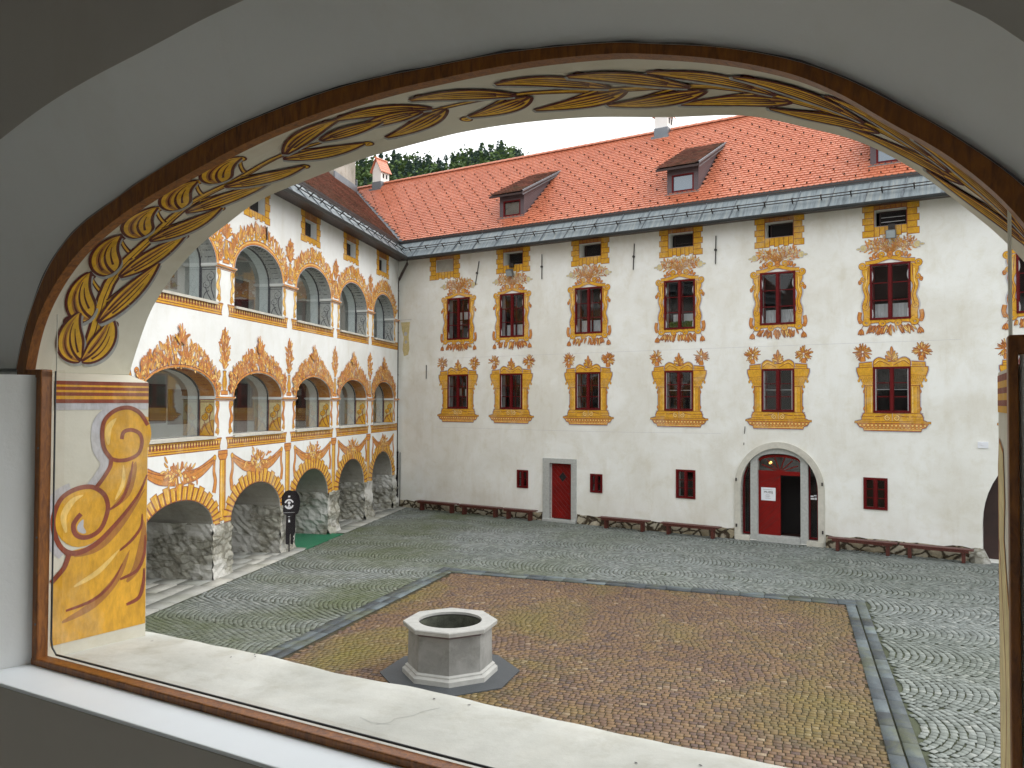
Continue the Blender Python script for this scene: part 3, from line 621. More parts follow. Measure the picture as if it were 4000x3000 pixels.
# ---- big portal
ps = MB(); inner = [(14.66, .0)]+ell(15.87, 1.72, 1.21, 1.30, 24)+[(17.08, .0)]; outer = [(14.46, .0)]+ell(15.87, 1.72, 1.41, 1.50, 24)+[(17.28, .0)]
ps.strip([(p[0], -.045, p[1]) for p in inner], [(p[0], -.045, p[1]) for p in outer]); ps.reveal(inner, -.045, .30, close=False); ps.reveal(outer, -.045, .02, close=False)
ps.box(14.5, 14.95, -.1, .3, -.02, .14); ps.box(16.75, 17.24, -.1, .3, -.02, .14)
po = ps.build('portal_arch', 'stone_worn', B); po['label'] = 'round stone arch round the museum entrance'
ip = MB(); li = ell(15.855, 2.62, .675, .22, 14); lo = ell(15.855, 2.70, .905, .36, 14)
ip.box(14.95, 15.18, .06, .34, 0, 2.66); ip.box(16.53, 16.76, .06, .34, 0, 2.66)
for s_, y in ((li, 0), ):
    ip.strip([(p[0], .055, p[1]) for p in li], [(p[0], .055, p[1]) for p in lo]); ip.reveal(li, .055, .34, close=False); ip.reveal(lo, .055, .34, close=False)
ip.box(15.18, 16.53, -.06, .34, -.01, .19)
ip.build('inner_stone_frame', 'stone', B, bevel=.008)
fl = MB(); fl.strip([(p[0], .2, p[1]) for p in ell(15.855, 2.60, .675, .20, 14)], [(p[0], .2, p[1]) for p in ell(15.855, 2.56, .62, .16, 14)]); fl.box(15.18, 16.53, .19, .25, 2.14, 2.27)
for a in (25, 50, 75, 105, 130, 155):
    a = math.radians(a); r1 = .55; x1 = 15.855+.58*math.cos(a)*1.08; z1 = 2.27+.46*math.sin(a); fl.tube([(15.855, .22, 2.24), (x1, .22, z1)], .017, 5)
fo_ = fl.build('fanlight', 'red_door', B)
p = MB(); p.prism([(15.18, 2.27)]+ell(15.855, 2.6, .675, .2, 12)+[(16.53, 2.27)], 'y', .235, .24); p.build('pane', 'glass', fo_)
dr = MB(); dr.box(15.18, 15.88, .2, .25, .19, 2.14); dd = dr.build('door', 'red_door', B); dd['label'] = 'closed left leaf of the red entrance door with a white notice'
k = MB()
for j in range(9): z = .45+j*.22; k.tube([(15.2, .198, max(.22, z-.34)), (15.86, .198, min(2.1, z+.32))], .005, 4)
k.build('plank_groove', 'maroon', dd)
dr = MB(); dr.box(16.50, 16.54, .26, .9, .19, 2.14); d2 = dr.build('door', 'red_door', B); d2['label'] = 'right leaf of the red entrance door, opened inwards'
k = MB(); k.box(15.15, 16.55, .9, .93, 0, 2.8); k.build('entrance_interior', 'dark', B)
k = MB(); k.box(15.86, 16.5, .3, .88, .185, .19); k.build('entrance_floor', 'dark_brown', B)
k = MB(); k.prism([(15.46+.045*math.cos(a*PI/4), 2.5+.045*math.sin(a*PI/4)) for a in range(8)], 'y', .6, .66); k.build('hall_lamp', 'lit', B)
for s_, x0, x1 in ((0, 14.68, 14.95), (1, 16.76, 17.06)):
    zt = 2.55
    f = MB(); e = .05
    prof = [(x0, .17), (x1, .17)]+([(x1, 2.62), (x1-.07, 2.55), (x1-.16, 2.4), (x1-.24, 2.15), (x0, 1.75)] if s_ == 0 else [(x1, 1.75), (x1-.03, 2.15), (x1-.12, 2.4), (x1-.22, 2.55), (x0, 2.62)])
    # frame as outline ribbon
    cxm = sum(q[0] for q in prof)/len(prof); inn = [(q[0]+(.05 if q[0] < cxm else -.05), q[1]+(.06 if q[1] < 1 else -.06)) for q in prof]
    f.strip([(q[0], .18, q[1]) for q in prof], [(q[0], .18, q[1]) for q in inn], close=True); f.reveal(inn, .18, .23)
    sw = f.build('side_light', 'red', B)
    p = MB(); p.poly([(q[0], .21, q[1]) for q in inn]); p.build('pane', 'glass', sw)
    p = MB(); p.quad((x0, .48, .1), (x1, .48, .1), (x1, .48, 2.9), (x0, .48, 2.9)); p.build('dark_interior', 'dark', sw)
    if s_:
        p = MB()
        for (a, b_, c_, e_) in ((16.80, 16.90, 1.50, 1.55), (16.80, 16.92, 1.42, 1.475), (16.93, 17.0, 1.42, 1.49), (16.91, 16.99, 1.53, 1.57)): p.box(a, b_, .203, .206, c_, e_)
        p.build('sticker', 'paper', sw)
# hinge pins on the portal arch
for x, z in ((14.52, 1.95), (14.53, .45), (17.21, 1.95), (17.22, .45)):
    k = MB(); k.box(x-.02, x+.02, -.09, -.045, z-.05, z+.05); k.build('hinge_pin', 'iron', po)
k = MB(); k.box(21.5, 25.3, .55, .6, 0, 3.45); k.build('gate_door', 'dark_brown', B)
# ---- roof
rf = roof_under(B, 0, XE, False, 'oldtile')
DORM = [(4.75, 5.90), (11.88, 13.03), (18.55, 19.70)]
def skipB(x, y):
    if x < valley(y)+.12: return True
    for a, b_ in DORM:
        if a-.03 < x < b_+.03 and .62 < y < .62+(2.0): return True
    return False
tf = tile_field('roof_tiles', rf, -8.2, XE, False, 'tile', skip=skipB)
r_ = MB(); n = int((XE+7)/.36)
for k in range(n):
    x = -7.3+k*.36
    if -6.0 < x+.2 < -5.3 or 9.6 < x+.2 < 10.3: continue
    A = [(x, RIDGE_Y+.13*math.cos(a*PI/6), RIDGE_Z+.0+.12*math.sin(a*PI/6)) for a in range(7)]; C_ = [(x+.38, p[1], p[2]+.015) for p in A]; r_.strip(A, C_)
r_.build('ridge_cap', 'tile', rf, rnd=[random.random()]*len(r_.f))
vf = MB(); ys = [-.05, RIDGE_Y]
vf.strip([(valley(y)-.02, y, roof_z(y)+.012) for y in ys], [(valley(y)+.19, y, roof_z(y)+.012) for y in ys]); vf.build('valley_flashing', 'flash', rf)
# zinc band below the tiles, seams, gutter, snow rail
YB0, ZB0, YB1, ZB1 = -.62, 10.50, -.03, 11.20
def band(parent, flip, x1, step):
    s = -1 if flip else 1; b = MB(); xa0, xa1 = .883+(-.0), valley(YB1)+.0
    b.quad((s*.86, YB0, ZB0), (s*x1, YB0, ZB0), (s*x1, YB1, ZB1), (s*valley(YB1), YB1, ZB1)); b.quad((s*.86, YB0, ZB0), (s*x1, YB0, ZB0), (s*x1, YB0+.02, ZB0-.05), (s*.86, YB0+.02, ZB0-.05))
    b.quad((s*valley(YB1), YB1, ZB1), (s*x1, YB1, ZB1), (s*x1, YB1-.0, ZB1+.16), (s*valley(YB1), YB1, ZB1+.16), 1)  # dark strip: shadow under the tile edge put into the colour
    sk = b.build('zinc_band', ['zinc', 'gutter'], parent)
    m = MB(); x = 1.2 if not flip else .9
    while x < x1:
        dx = .10
        for q in (0,):
            p0, p1 = Vector((s*x, YB0-.002, ZB0+.004)), Vector((s*(x+dx), YB1-.005, ZB1)); nn_ = Vector((0, -.76, .64))*.03; t = Vector((.012, 0, 0))
            m.quad(p0-t, p1-t, p1-t+nn_, p0-t+nn_); m.quad(p0+t, p1+t, p1+t+nn_, p0+t+nn_); m.quad(p0-t+nn_, p1-t+nn_, p1+t+nn_, p0+t+nn_)
        x += step
    m.build('standing_seam', 'flash', sk)
    gt = MB(); prof = [(YB0-.01+.075*math.cos(a), ZB0-.05+.075*math.sin(a)) for a in [PI+PI*k/8 for k in range(9)]]
    gx0 = .80
    gt.strip([(s*gx0, p[0]-.04, p[1]) for p in prof], [(s*x1, p[0]-.04, p[1]) for p in prof]); gt.tube([(s*gx0, YB0-.125, ZB0-.045), (s*x1, YB0-.125, ZB0-.045)], .012, 6)
    gt.build('gutter', 'gutter', parent)
    ev = MB(); ev.quad((s*.6, YB0+.03, ZB0-.1), (s*x1, YB0+.03, ZB0-.1), (s*x1, .02, ZB0-.02), (s*-.02, .02, ZB0-.02)); ev.quad((s*.6, YB0+.03, ZB0-.1), (s*x1, YB0+.03, ZB0-.1), (s*x1, YB0+.03, ZB0-.02), (s*.6, YB0+.03, ZB0-.02)); ev.build('eaves_soffit', 'dark_brown', parent)
    # snow rail
    rl = MB(); ty, tz = YB0+.40*(YB1-YB0), ZB0+.40*(ZB1-ZB0)
    for h in (.07, .17): rl.tube([(s*.7, ty-h*.76, tz+h*.64), (s*x1, ty-h*.76, tz+h*.64)], .018, 5)
    rail = rl.build('snow_rail', 'iron', parent)
    first = None; x = .95; k = 0
    while x < x1:
        if first is None:
            bk = MB(); bk.tube([(0, .02*.76, -.02), (0, -.20*.76, .20*.64)], .022, 5); bk.tube([(0, -.19*.76, .19*.64), (0, .10, .20)], .009, 4); first = bk.build('rail_bracket', 'iron', rail, (s*x, ty, tz))
        else: c = first.copy(); c.location = (s*x, ty, tz); col.objects.link(c)
        x += .86 if not flip else .8
band(B, False, XE, 1.02)
# snow guards: hooks on a diamond grid
gm = MB(); sl = math.atan(TPH); ny, nz = -math.sin(sl), math.cos(sl)
def guard(b, x, y, z):
    u = Vector((0, math.cos(sl), math.sin(sl))); nrm = Vector((0, -math.sin(sl), math.cos(sl))); c = Vector((x, y, z))+nrm*.035
    b.quad(c+Vector((-.03, 0, 0)), c+Vector((.03, 0, 0)), c+Vector((.012, 0, 0))+nrm*.075, c+Vector((-.012, 0, 0))+nrm*.075); b.quad(c+Vector((-.01, 0, 0)), c+Vector((.01, 0, 0)), c+Vector((.01, 0, 0))+u*.12, c+Vector((-.01, 0, 0))+u*.12); b.quad(c+nrm*.07+Vector((-.012, 0, 0)), c+nrm*.07+Vector((.012, 0, 0)), c+u*.09+Vector((.01, 0, 0)), c+u*.09+Vector((-.01, 0, 0)))
gp = []
r = 0; y = .12
while y < RIDGE_Y-.5:
    x = -7+(r % 2)*.36
    while x < 24:
        if not skipB(x, y) and x > valley(y)+.35 and not any(a-.3 < x < b_+.3 and .4 < y < 3.6-(0) for a, b_ in DORM): gp.append((x, y, roof_z(y)))
        x += .72
    y += .31 if r else .2; r += 1
gp.sort(key=lambda p: (p[0]-22.2)**2+(p[1]+26.2)**2)
near, rest = gp[:100], gp[100:]
guard(gm, 0, 0, 0); g0 = gm.build('snow_guard', 'iron', rf, near[0])
for p in near[1:]: c = g0.copy(); c.location = p; col.objects.link(c)
gm = MB()
for p in rest: guard(gm, *p)
tag(gm.build('snow_guards', 'iron', rf), kind='stuff')
# dormers
for i, (a, b_) in enumerate(DORM):
    w = b_-a; y0 = .60; z0 = roof_z(y0)-.03; zt = 12.78; D = empty('dormer', (a, 0, 0), 0); D.parent = rf
    m_ = MB(); m_.holed(R4(0, w, z0, zt), [R4(.17, w-.17, z0+.10, z0+.72)], y0); m_.reveal(R4(.17, w-.17, z0+.10, z0+.72), y0, y0+.08)
    yb = 3.35
    for x in (0, w): m_.poly([(x, y0, z0), (x, y0, zt), (x, yb, roof_z(yb)+.02), (x, yb, roof_z(yb)-.02)])
    m_.build('cladding', 'dormer', D)
    f = MB(); X0, X1, Z0_, Z1_ = .17, w-.17, z0+.10, z0+.72; e = .055
    f.box(X0, X0+e, y0+.0, y0+.06, Z0_, Z1_); f.box(X1-e, X1, y0, y0+.06, Z0_, Z1_); f.box(X0+e, X1-e, y0, y0+.06, Z0_, Z0_+e); f.box(X0+e, X1-e, y0, y0+.06, Z1_-e, Z1_); f.build('window_frame', 'red', D)
    p = MB(); p.quad((X0+e, y0+.045, Z0_+e), (X1-e, y0+.045, Z0_+e), (X1-e, y0+.045, Z1_-e), (X0+e, y0+.045, Z1_-e))
    if i == 0:
        p.build('pane', 'glass', D); q = MB()
        for k in range(14): z = Z0_+.05+k*.037; q.quad((X0, y0+.08, z), (X1, y0+.08, z), (X1, y0+.11, z+.03), (X0, y0+.11, z+.03))
        q.build('blind', 'stone_worn', D)
    else: p.build('pane', 'skyglass', D)
    s_ = MB(); s_.box(-.06, w+.06, y0-.10, y0, z0-.10, z0+.03); s_.build('sill_flashing', 'dormer_sill', D)
    # shallow tiled lean-to roof
    ang_ = math.atan((roof_z(3.45)-12.80)/(3.45-.35)); yq = .30
    dr_ = MB(); rx0, rx1 = -.32, w+.14; zf = lambda y: 12.78+(y-.3)*math.tan(ang_)
    dr_.prism([(.3, zf(.3)-.03), (3.5, zf(3.5)-.03), (3.5, zf(3.5)-.09), (.3, zf(.3)-.11)], 'x', rx0, rx1); dro = dr_.build('dormer_roof', 'dark_brown', D)
    def sk(x, y, a=a): return roof_z(y) > zf(y)+.05
    tile_field('dormer_tiles', dro, rx0+.05, rx1-.06, False, 'oldtile', .172, .125, .26, 3.5, skip=sk, plane=(zf(.26), .26, ang_))
    v_ = MB(); v_.quad((rx1, .27, zf(.27)+.04), (rx1, 3.4, zf(3.4)+.03), (rx1, 3.4, zf(3.4)-.12), (rx1, .27, zf(.27)-.16)); v_.quad((rx1-.04, .27, zf(.27)+.05), (rx1, .27, zf(.27)+.04), (rx1, 3.4, zf(3.4)+.03), (rx1-.04, 3.4, zf(3.4)+.04)); v_.build('verge_flashing', 'flash', D)
# roof chimneys with little gabled caps
def chimney(u0, parent, label):
    c = empty('chimney', (u0, 0, 0)); c.parent = parent; c['label'] = label
    y0 = 4.78; w, dp = .56, .66; zb = roof_z(y0)-.3; z1 = 16.48
    b = MB(); b.box(0, w, y0, y0+dp, zb, z1); b.build('shaft', 'whitewash', c, bevel=.01)
    b = MB(); b.box(-.02, w+.02, y0-.02, y0+dp+.02, zb, 15.88); b.prism([(-.1, y0-.16), (w+.1, y0-.16), (w+.1, y0), (-.1, y0)], 'z', roof_z(y0)-.12, roof_z(y0)+.0); b.build('flashing', 'flash', c)
    b = MB()
    for q in (.16, .40): b.box(w+.001, w+.012, y0+q, y0+q+.1, 16.08, 16.3)
    b.build('vent', 'dark', c)
    b = MB(); b.prism([(-.0, z1), (w, z1), (w/2, z1+.56)], 'y', y0, y0+dp); b.build('gable', 'whitewash', c)
    b = MB(); rr = []
    for s_ in (-1, 1):
        for r in range(5):
            for k in range(6):
                t0, t1 = r/5, (r+1.25)/5; xA = w/2+s_*(w/2+.10)*(1-t0); xB = w/2+s_*(w/2+.10)*(1-min(1, t1)); zA = z1-.10+.72*t0; zB = z1-.10+.72*min(1, t1)
                ya = y0-.1+k*(dp+.2)/6; yb = ya+(dp+.2)/6-.01; of = .035
                b.prism([(xA, zA+of), (xB, zB+.01), (xB, zB-.02), (xA, zA-.01)], 'y', ya, yb); rr += [random.random()]*6
    b.tube([(w/2, y0-.14, z1+.64), (w/2, y0+dp+.14, z1+.64)], .055, 8); rr += [random.random()]*(len(b.f)-len(rr)); b.build('tiled_cap', 'tile', c, rnd=rr)
chimney(-5.9, rf, 'small white chimney with gabled tile cap at the left end of the ridge')
chimney(9.72, rf, 'white chimney on the ridge above the middle of the roof')
# downpipe in the corner
k = MB(); k.tube([(.95, -.62, 10.42), (.95, -.62, 10.2), (.45, -.3, 9.95), (.14, -.14, 9.7), (.02, -.11, 9.5), (.02, -.11, 2.35)], .055, 10)
for z in (9.2, 7.4, 5.6, 3.8, 2.4): k.tube([(.02, -.11, z-.02), (.02, -.11, z+.02)], .066, 10)
dp_ = k.build('downpipe', 'pipe', B, smooth=False)
k = MB(); k.tube([(.02, -.11, 2.35), (.02, -.11, .05)], .075, 10)
for z in (2.3, 1.6, .9): k.tube([(.02, -.11, z-.02), (.02, -.11, z+.02)], .085, 10)
k.tube([(.17, -.06, 2.3), (.17, -.06, .1)], .014, 6); k.build('standpipe', 'black', dp_)
# wall anchors
for x, zt, zb, dx in ((4.09, 10.11, 9.17, -.09), (7.09, 10.11, 9.16, 0), (10.87, 10.13, 9.2, -.02), (13.84, 10.09, 9.14, -.01), (1.53, 6.0, 5.42, 0), (14.80, 3.7, 3.46, -.01), (14.77, 3.17, 3.09, 0)):
    k = MB(); k.tube([(x-dx, -.03, zt), (x+dx, -.03, zb)], .018 if zt > 4 else .012, 5)
    if zt > 9: k.tube([(x, -.02, (zt+zb)/2+.0), (x, -.07, (zt+zb)/2)], .045, 8)
    k.build('wall_anchor', 'iron', B)
k = MB(); k.box(21.4, 21.66, -.03, 0, 3.22, 3.40); k.box(21.49, 21.53, -.05, -.03, 3.3, 3.37); k.build('junction_box', 'paper', B)
# ---- frescoes round the windows
def fw(x, z, d): return (x, -d, z)
def up_surround(p, sd):
    rs = random.Random(sd)
    # bouquet above
    for s_ in (-1, 1):
        for k in range(9):
            a = PI/2-s_*(.12+.14*k); L = .42+.1*rs.random()+(.12 if k > 3 else 0)
            bx, bz = .03*s_, 1.98; pts = [(bx, bz), (bx+L*.55*math.cos(a+.2*s_), bz+L*.6*math.sin(a+.2*s_)), (bx+L*math.cos(a)*1.15, bz+L*.92*math.sin(a))]
            p.rib(pts, .010, 'p_shade', 3)
            for t in (.45, .65, .85, 1.):
                q = (bx+(pts[2][0]-bx)*t, bz+(pts[2][1]-bz)*t)
                for e in (-.7, .7): p.leaf(q[0], q[1], a+e+rs.uniform(-.3, .3), .12+.04*rs.random(), .022, rs.choice(['p_ochre', 'p_shade', 'p_orange', 'p_pale']), 'p_pink' if rs.random() < .5 else 'p_halo', .007)
        p.disc(s_*.74, 2.20+.02*rs.random(), .085, 'p_pale', 'p_halo', .018, .095); p.leaf(s_*.80, 2.2, PI/2-s_*1.6, .14, .03, 'p_pale', 'p_halo')
    # side strips
    for s_ in (-1, 1):
        p.rib2([(s_*.62, 1.70), (s_*.66, 1.5), (s_*.61, 1.3), (s_*.69, 1.0), (s_*.63, .72), (s_*.68, .45), (s_*.62, .2), (s_*.64, .0)], lambda t: .085+.025*math.sin(t*9), 'p_ochre', o=.014, halo=.05)
        p.rib([(s_*.60, 1.6), (s_*.62, 1.3), (s_*.67, 1.0), (s_*.61, .7), (s_*.66, .45)], .010, 'p_line'); p.rib([(s_*.66, 1.5), (s_*.65, 1.2), (s_*.71, .98)], .016, 'p_light')
        p.scroll(s_*.74, 1.24, .07, PI/2, -s_, 1.1, .024); p.leaf(s_*.79, 1.22, 0 if s_ > 0 else PI, .11, .03, 'p_orange', bend=-.8*s_); p.leaf(s_*.79, 1.17, -.6 if s_ > 0 else PI+.6, .10, .025, 'p_orange')
        p.scroll(s_*.67, .40, .085, PI/2+.0, -s_, 1.1, .030)
        p.scroll(s_*.76, 1.67, .095, -PI/2 if s_ > 0 else -PI/2, s_, 1.3, .034, tail=[(s_*.45, 1.77), (s_*.56, 1.72), (s_*.66, 1.60)])
        p.rib2([(s_*.83, .26), (s_*.86, .1), (s_*.84, -.02)], .045, 'p_orange'); p.scroll(s_*.84, -.04, .05, PI/2, s_, 1., .02, 'p_orange')
    p.rib2([(-.68, 1.74), (-.4, 1.77), (-.18, 1.84), (0, 1.88), (.18, 1.84), (.4, 1.77), (.68, 1.74)], .05, 'p_ochre', halo=.03)
    for s_ in (-1, 1):
        p.scroll(s_*.22, 1.97, .095, -PI/2, s_*1, 1.3, .030); p.leaf(s_*.40, 1.86, PI/2-s_*.4, .17, .04, 'p_orange'); p.leaf(s_*.47, 1.84, PI/2-s_*.9, .13, .035, 'p_orange'); p.leaf(s_*.34, 1.88, PI/2+s_*.1, .15, .035, 'p_orange')
    p.disc(0, 1.97, .075, 'p_orange', 'p_line', .014, .10); p.rib([(-.05, 1.93), (.05, 2.01)], .006, 'p_line'); p.rib([(.05, 1.93), (-.05, 2.01)], .006, 'p_line')
    # bottom foliage
    for k in range(48):
        x = rs.uniform(-.58, .58); a = -PI/2+x*.7+rs.uniform(-.45, .45); p.leaf(x, -.14-.06*rs.random(), a, .15+.15*rs.random()*(1.3-abs(x)), .019, rs.choice(['p_orange', 'p_orange', 'p_shade', 'p_light']), o=.010)
    for s_ in (-1, 1):
        p.rib([(s_*.66, -.14), (s_*.76, -.18), (s_*.80, -.28)], .009, 'p_line')
        for e in (-.4, 0, .4): p.leaf(s_*.80, -.26, -PI/2+e+s_*.1, .19, .03, 'p_orange')
    p.rib2([(-.62, -.06), (-.35, -.03), (-.12, -.06), (0, -.02), (.12, -.06), (.35, -.03), (.62, -.06)], .045, 'p_ochre', halo=.02)
    for s_ in (-1, 1):
        p.scroll(s_*.20, -.10, .095, PI/2, -s_, 1.3, .032); p.scroll(s_*.67, -.06, .12, PI/2, s_, 1.3, .042)
def lo_surround(p, sd):
    rs = random.Random(sd)
    for s_ in (-1, 1):   # palm vases
        cx, cz = s_*.80, 1.86
        for k in range(50):
            a = rs.uniform(-PI*.42, PI*1.42); p.leaf(cx+.03*math.cos(a), cz+.03*math.sin(a), a, .13+.14*rs.random(), .014, rs.choice(['p_orange', 'p_orange', 'p_light', 'p_shade', 'p_ochre']), o=.008)
        p.poly([(cx-.05, 1.50), (cx+.05, 1.50), (cx+.075, 1.62), (cx+.05, 1.72), (cx-.05, 1.72), (cx-.075, 1.62)], 'p_orange', 'p_line', .014)
    O = []
    for s_ in (1, -1):
        q = [(.46, 1.40), (.46, 1.56), (.90, 1.52), (.90, 1.40), (.97, 1.38), (.97, 1.28), (.92, 1.12), (.80, .95), (.75, .85), (.75, .0), (.80, -.03), (.84, -.12), (.84, -.2), (1.04, -.27), (0, -.27), (0, -.0), (.46, .0)]
        p.poly([(s_*a, z) for a, z in q], 'p_ochre', 'p_line', .022, halo=.035)
    p.poly(catmull([(-.50, 1.38), (-.50, 1.57), (-.36, 1.68), (-.20, 1.63), (-.10, 1.56), (0, 1.56), (.10, 1.56), (.20, 1.63), (.36, 1.68), (.50, 1.57), (.50, 1.38)], 3), 'p_ochre', 'p_line', .022, halo=.03)
    for s_ in (-1, 1):
        p.rib([(s_*.48, 1.46), (s_*.34, 1.57), (s_*.18, 1.52), (s_*.05, 1.44)], .009, 'p_line'); p.rib([(s_*.46, 1.51), (s_*.34, 1.61), (s_*.2, 1.56)], .010, 'p_light')
        p.scroll(s_*.10, 1.64, .06, -PI/2, s_, 1.1, .02)
        p.rib([(s_*.50, 1.40), (s_*.93, 1.38)], .008, 'p_line'); p.rib([(s_*.50, 1.46), (s_*.90, 1.46)], .006, 'p_line'); p.rib([(s_*.5, 1.15), (s_*.93, 1.13)], .005, 'p_line')
        for r in range(4):
            for k in range(4-r // 2): p.leaf(s_*(.56+k*.105+.03*(r % 2)), 1.12-r*.085, -PI/2+s_*.12, .10, .030, 'p_ochre', 'p_shade', .009)
        p.rib([(s_*.50, .83), (s_*.76, .83)], .009, 'p_line'); p.rib([(s_*.50, .86), (s_*.76, .86)], .004, 'p_light')
        p.rib([(s_*.70, .02), (s_*.70, .80)], .012, 'p_shade'); p.rib([(s_*.56, .02), (s_*.56, .80)], .014, 'p_light')
        for z in (-.0, -.10, -.19): p.rib([(s_*.50, z), (s_*.84, z)], .007, 'p_line')
        for z in (.08, .60): p.leaf(s_*.76, z, PI/2-s_*.5, .12, .015, 'p_orange', bend=.6*s_)
        p.scroll(s_*.12, -.14, .085, PI/2, -s_, 1.3, .020, 'p_light'); p.rib([(s_*.2, -.07), (s_*.34, -.10), (s_*.46, -.10)], .010, 'p_line')
    for k in range(12): a = PI/2+(k-5.5)*.22; p.leaf(0, 1.58+.03*(k % 3), a, .18+.14*(1-abs(k-5.5)/6), .028, rs.choice(['p_orange', 'p_ochre', 'p_light']), o=.009)
    p.leaf(0, 1.75, PI/2, .26, .035, 'p_orange')
    p.poly([(-.98, -.30), (.98, -.30), (.90, -.42), (.80, -.45), (.78, -.53), (-.78, -.53), (-.80, -.45), (-.90, -.42)], 'p_orange', 'p_line', .022, halo=.03)
    p.rect(-1.04, 1.04, -.30, -.245, 'p_ochre', 'p_line', .016)
    for k in range(17): p.disc(-.88+k*.11, -.365, .034, 'p_light', 'p_line', .012, n=8)
    for k in range(16): p.rect(-.76+k*.1, -.70+k*.1, -.455, -.425, 'p_light', 'p_line', .008)
    p.rib([(-.78, -.49), (.78, -.49)], .012, 'p_light')
def quoin(p, hw_, z0, z1, iw, iz0, iz1, rs):
    # ring of painted blocks round an attic opening
    n = 5
    for s_ in (-1, 1):
        for k in range(n):
            za, zb = z0+(z1-z0)*k/n, z0+(z1-z0)*(k+1)/n; o_ = hw_-(.06 if k % 2 else 0); p.poly([(s_*iw, za), (s_*o_, za), (s_*o_, zb), (s_*iw, zb)], 'p_ochre', 'p_line', .020)
    m = 6
    for k in range(m):
        xa, xb = -iw+2*iw*k/m, -iw+2*iw*(k+1)/m; dz = .05*(k % 2)
        p.poly([(xa, z0+dz), (xb, z0+dz), (xb, iz0), (xa, iz0)], 'p_ochre', 'p_line', .020); p.poly([(xa, iz1), (xb, iz1), (xb, z1), (xa, z1)], 'p_shade', 'p_line', .020)
    for s_ in (-1, 1): p.rib([(s_*iw, iz0), (s_*iw, iz1)], .012, 'p_line')
for i, c in enumerate(UPC):
    p = Paint(fw, .003); p.ox, p.oz = c, 7.0; up_surround(p, 10+i); p.build('painted_scroll_surround', B)
for i, c in enumerate(LOC):
    p = Paint(fw, .003); p.ox, p.oz = c, 4.18; lo_surround(p, 30+i); p.build('painted_column_surround', B)
for i, c in enumerate(ATC):
    p = Paint(fw, .003); p.ox = c; quoin(p, .78, 9.53, 10.50, .45, 9.83, 10.35, random); p.build('painted_block_surround', B)
p = Paint(fw, .003); rs = random.Random(3)
p.poly([(.12, 7.85), (.62, 7.85), (.60, 7.7), (.55, 7.2), (.60, 6.7), (.52, 6.45), (.30, 6.4), (.22, 6.7), (.28, 7.2), (.18, 7.5)], 'p_pale'); p.disc(.38, 7.35, .09, 'p_halo'); p.disc(.40, 7.0, .07, 'p_halo'); p.rib([(.0, 7.95), (.7, 7.95)], .008, 'p_halo')
o = p.build('faded_fresco', B); o['label'] = 'faded yellow fresco fragment beside the corner downpipe'
# hairline plaster joint marks
p = Paint(fw, .002); p.rib([(2, 3.42), (9, 3.40), (14, 3.45)], .003, 'p_halo'); p.rib([(3, 6.25), (12, 6.30), (21, 6.33)], .003, 'p_halo'); p.build('plaster_joint', B)
# ================================================================ ARCADE WING
A = empty('arcade_wing', (CX, CY, 0), RZ_L, label='arcaded castle wing with two glazed galleries over stone piers, covered in orange frescoes', cat='building')
PIER = [(0, .66), (3.03, 3.80), (6.40, 7.16), (9.77, 10.68), (13.40, 14.27), (17.2, 18.0), (20.9, 21.7), (24.6, 27.4)]
GP = [(0, .75), (3.12, 3.94), (6.40, 7.28), (9.83, 10.70), (13.45, 14.29), (17.2, 18.05), (20.9, 21.75), (24.6, 27.4)]
NB = 6
def opening(k, lo): a, b_ = (PIER[k][1], PIER[k+1][0]); return a, b_
hL = []; G_ = []; LW = []; UP = []
for k in range(7):
    a, b_ = PIER[k][1], PIER[k+1][0]; c, w = (a+b_)/2, (b_-a)/2
    LW.append([(-b_, 3.58)]+ell(-c, 4.60, w, .65, 20)+[(-a, 3.58)]); UP.append([(-b_, 6.96)]+ell(-c, 7.95, w, .86, 20)+[(-a, 6.96)])
    a, b_ = GP[k][1], GP[k+1][0]; c, w = (a+b_)/2, (b_-a)/2
    G_.append((c, w, 2.15+.022*(15.6-c)))
AT = [(1.34, 2.78), (4.69, 6.11), (8.06, 9.52), (11.53, 12.95), (15.0, 16.45)]
ATH = [R4(-(a+b_)/2-.42, -(a+b_)/2+.42, 9.72, 10.24) for a, b_ in AT]
wl = MB()
# outline with the ground arches as part of the bottom edge
bot = []
for k in range(6, -1, -1):
    c, w, cz = G_[k]; bot += ell(-c, 1.35, w, cz-1.35, 20)
outl = [(-27.4, 10.75), (-27.4, 1.3)]+bot+[(0, 1.35), (0, 10.75)]
wl.holed(outl, LW+UP+ATH, 0)
for h in LW+UP: wl.reveal(h, 0, .42)
for h in ATH: wl.reveal(h, 0, .45)
for c, w, cz in G_: wl.reveal(ell(-c, 1.35, w, cz-1.35, 20), 0, 2.1, close=False)
wl.quad((-27.4, 0, 1.3), (-27.4, 10, 1.3), (-27.4, 10, 10.75), (-27.4, 0, 10.75))
wl.build('wall', 'whitewash', A)
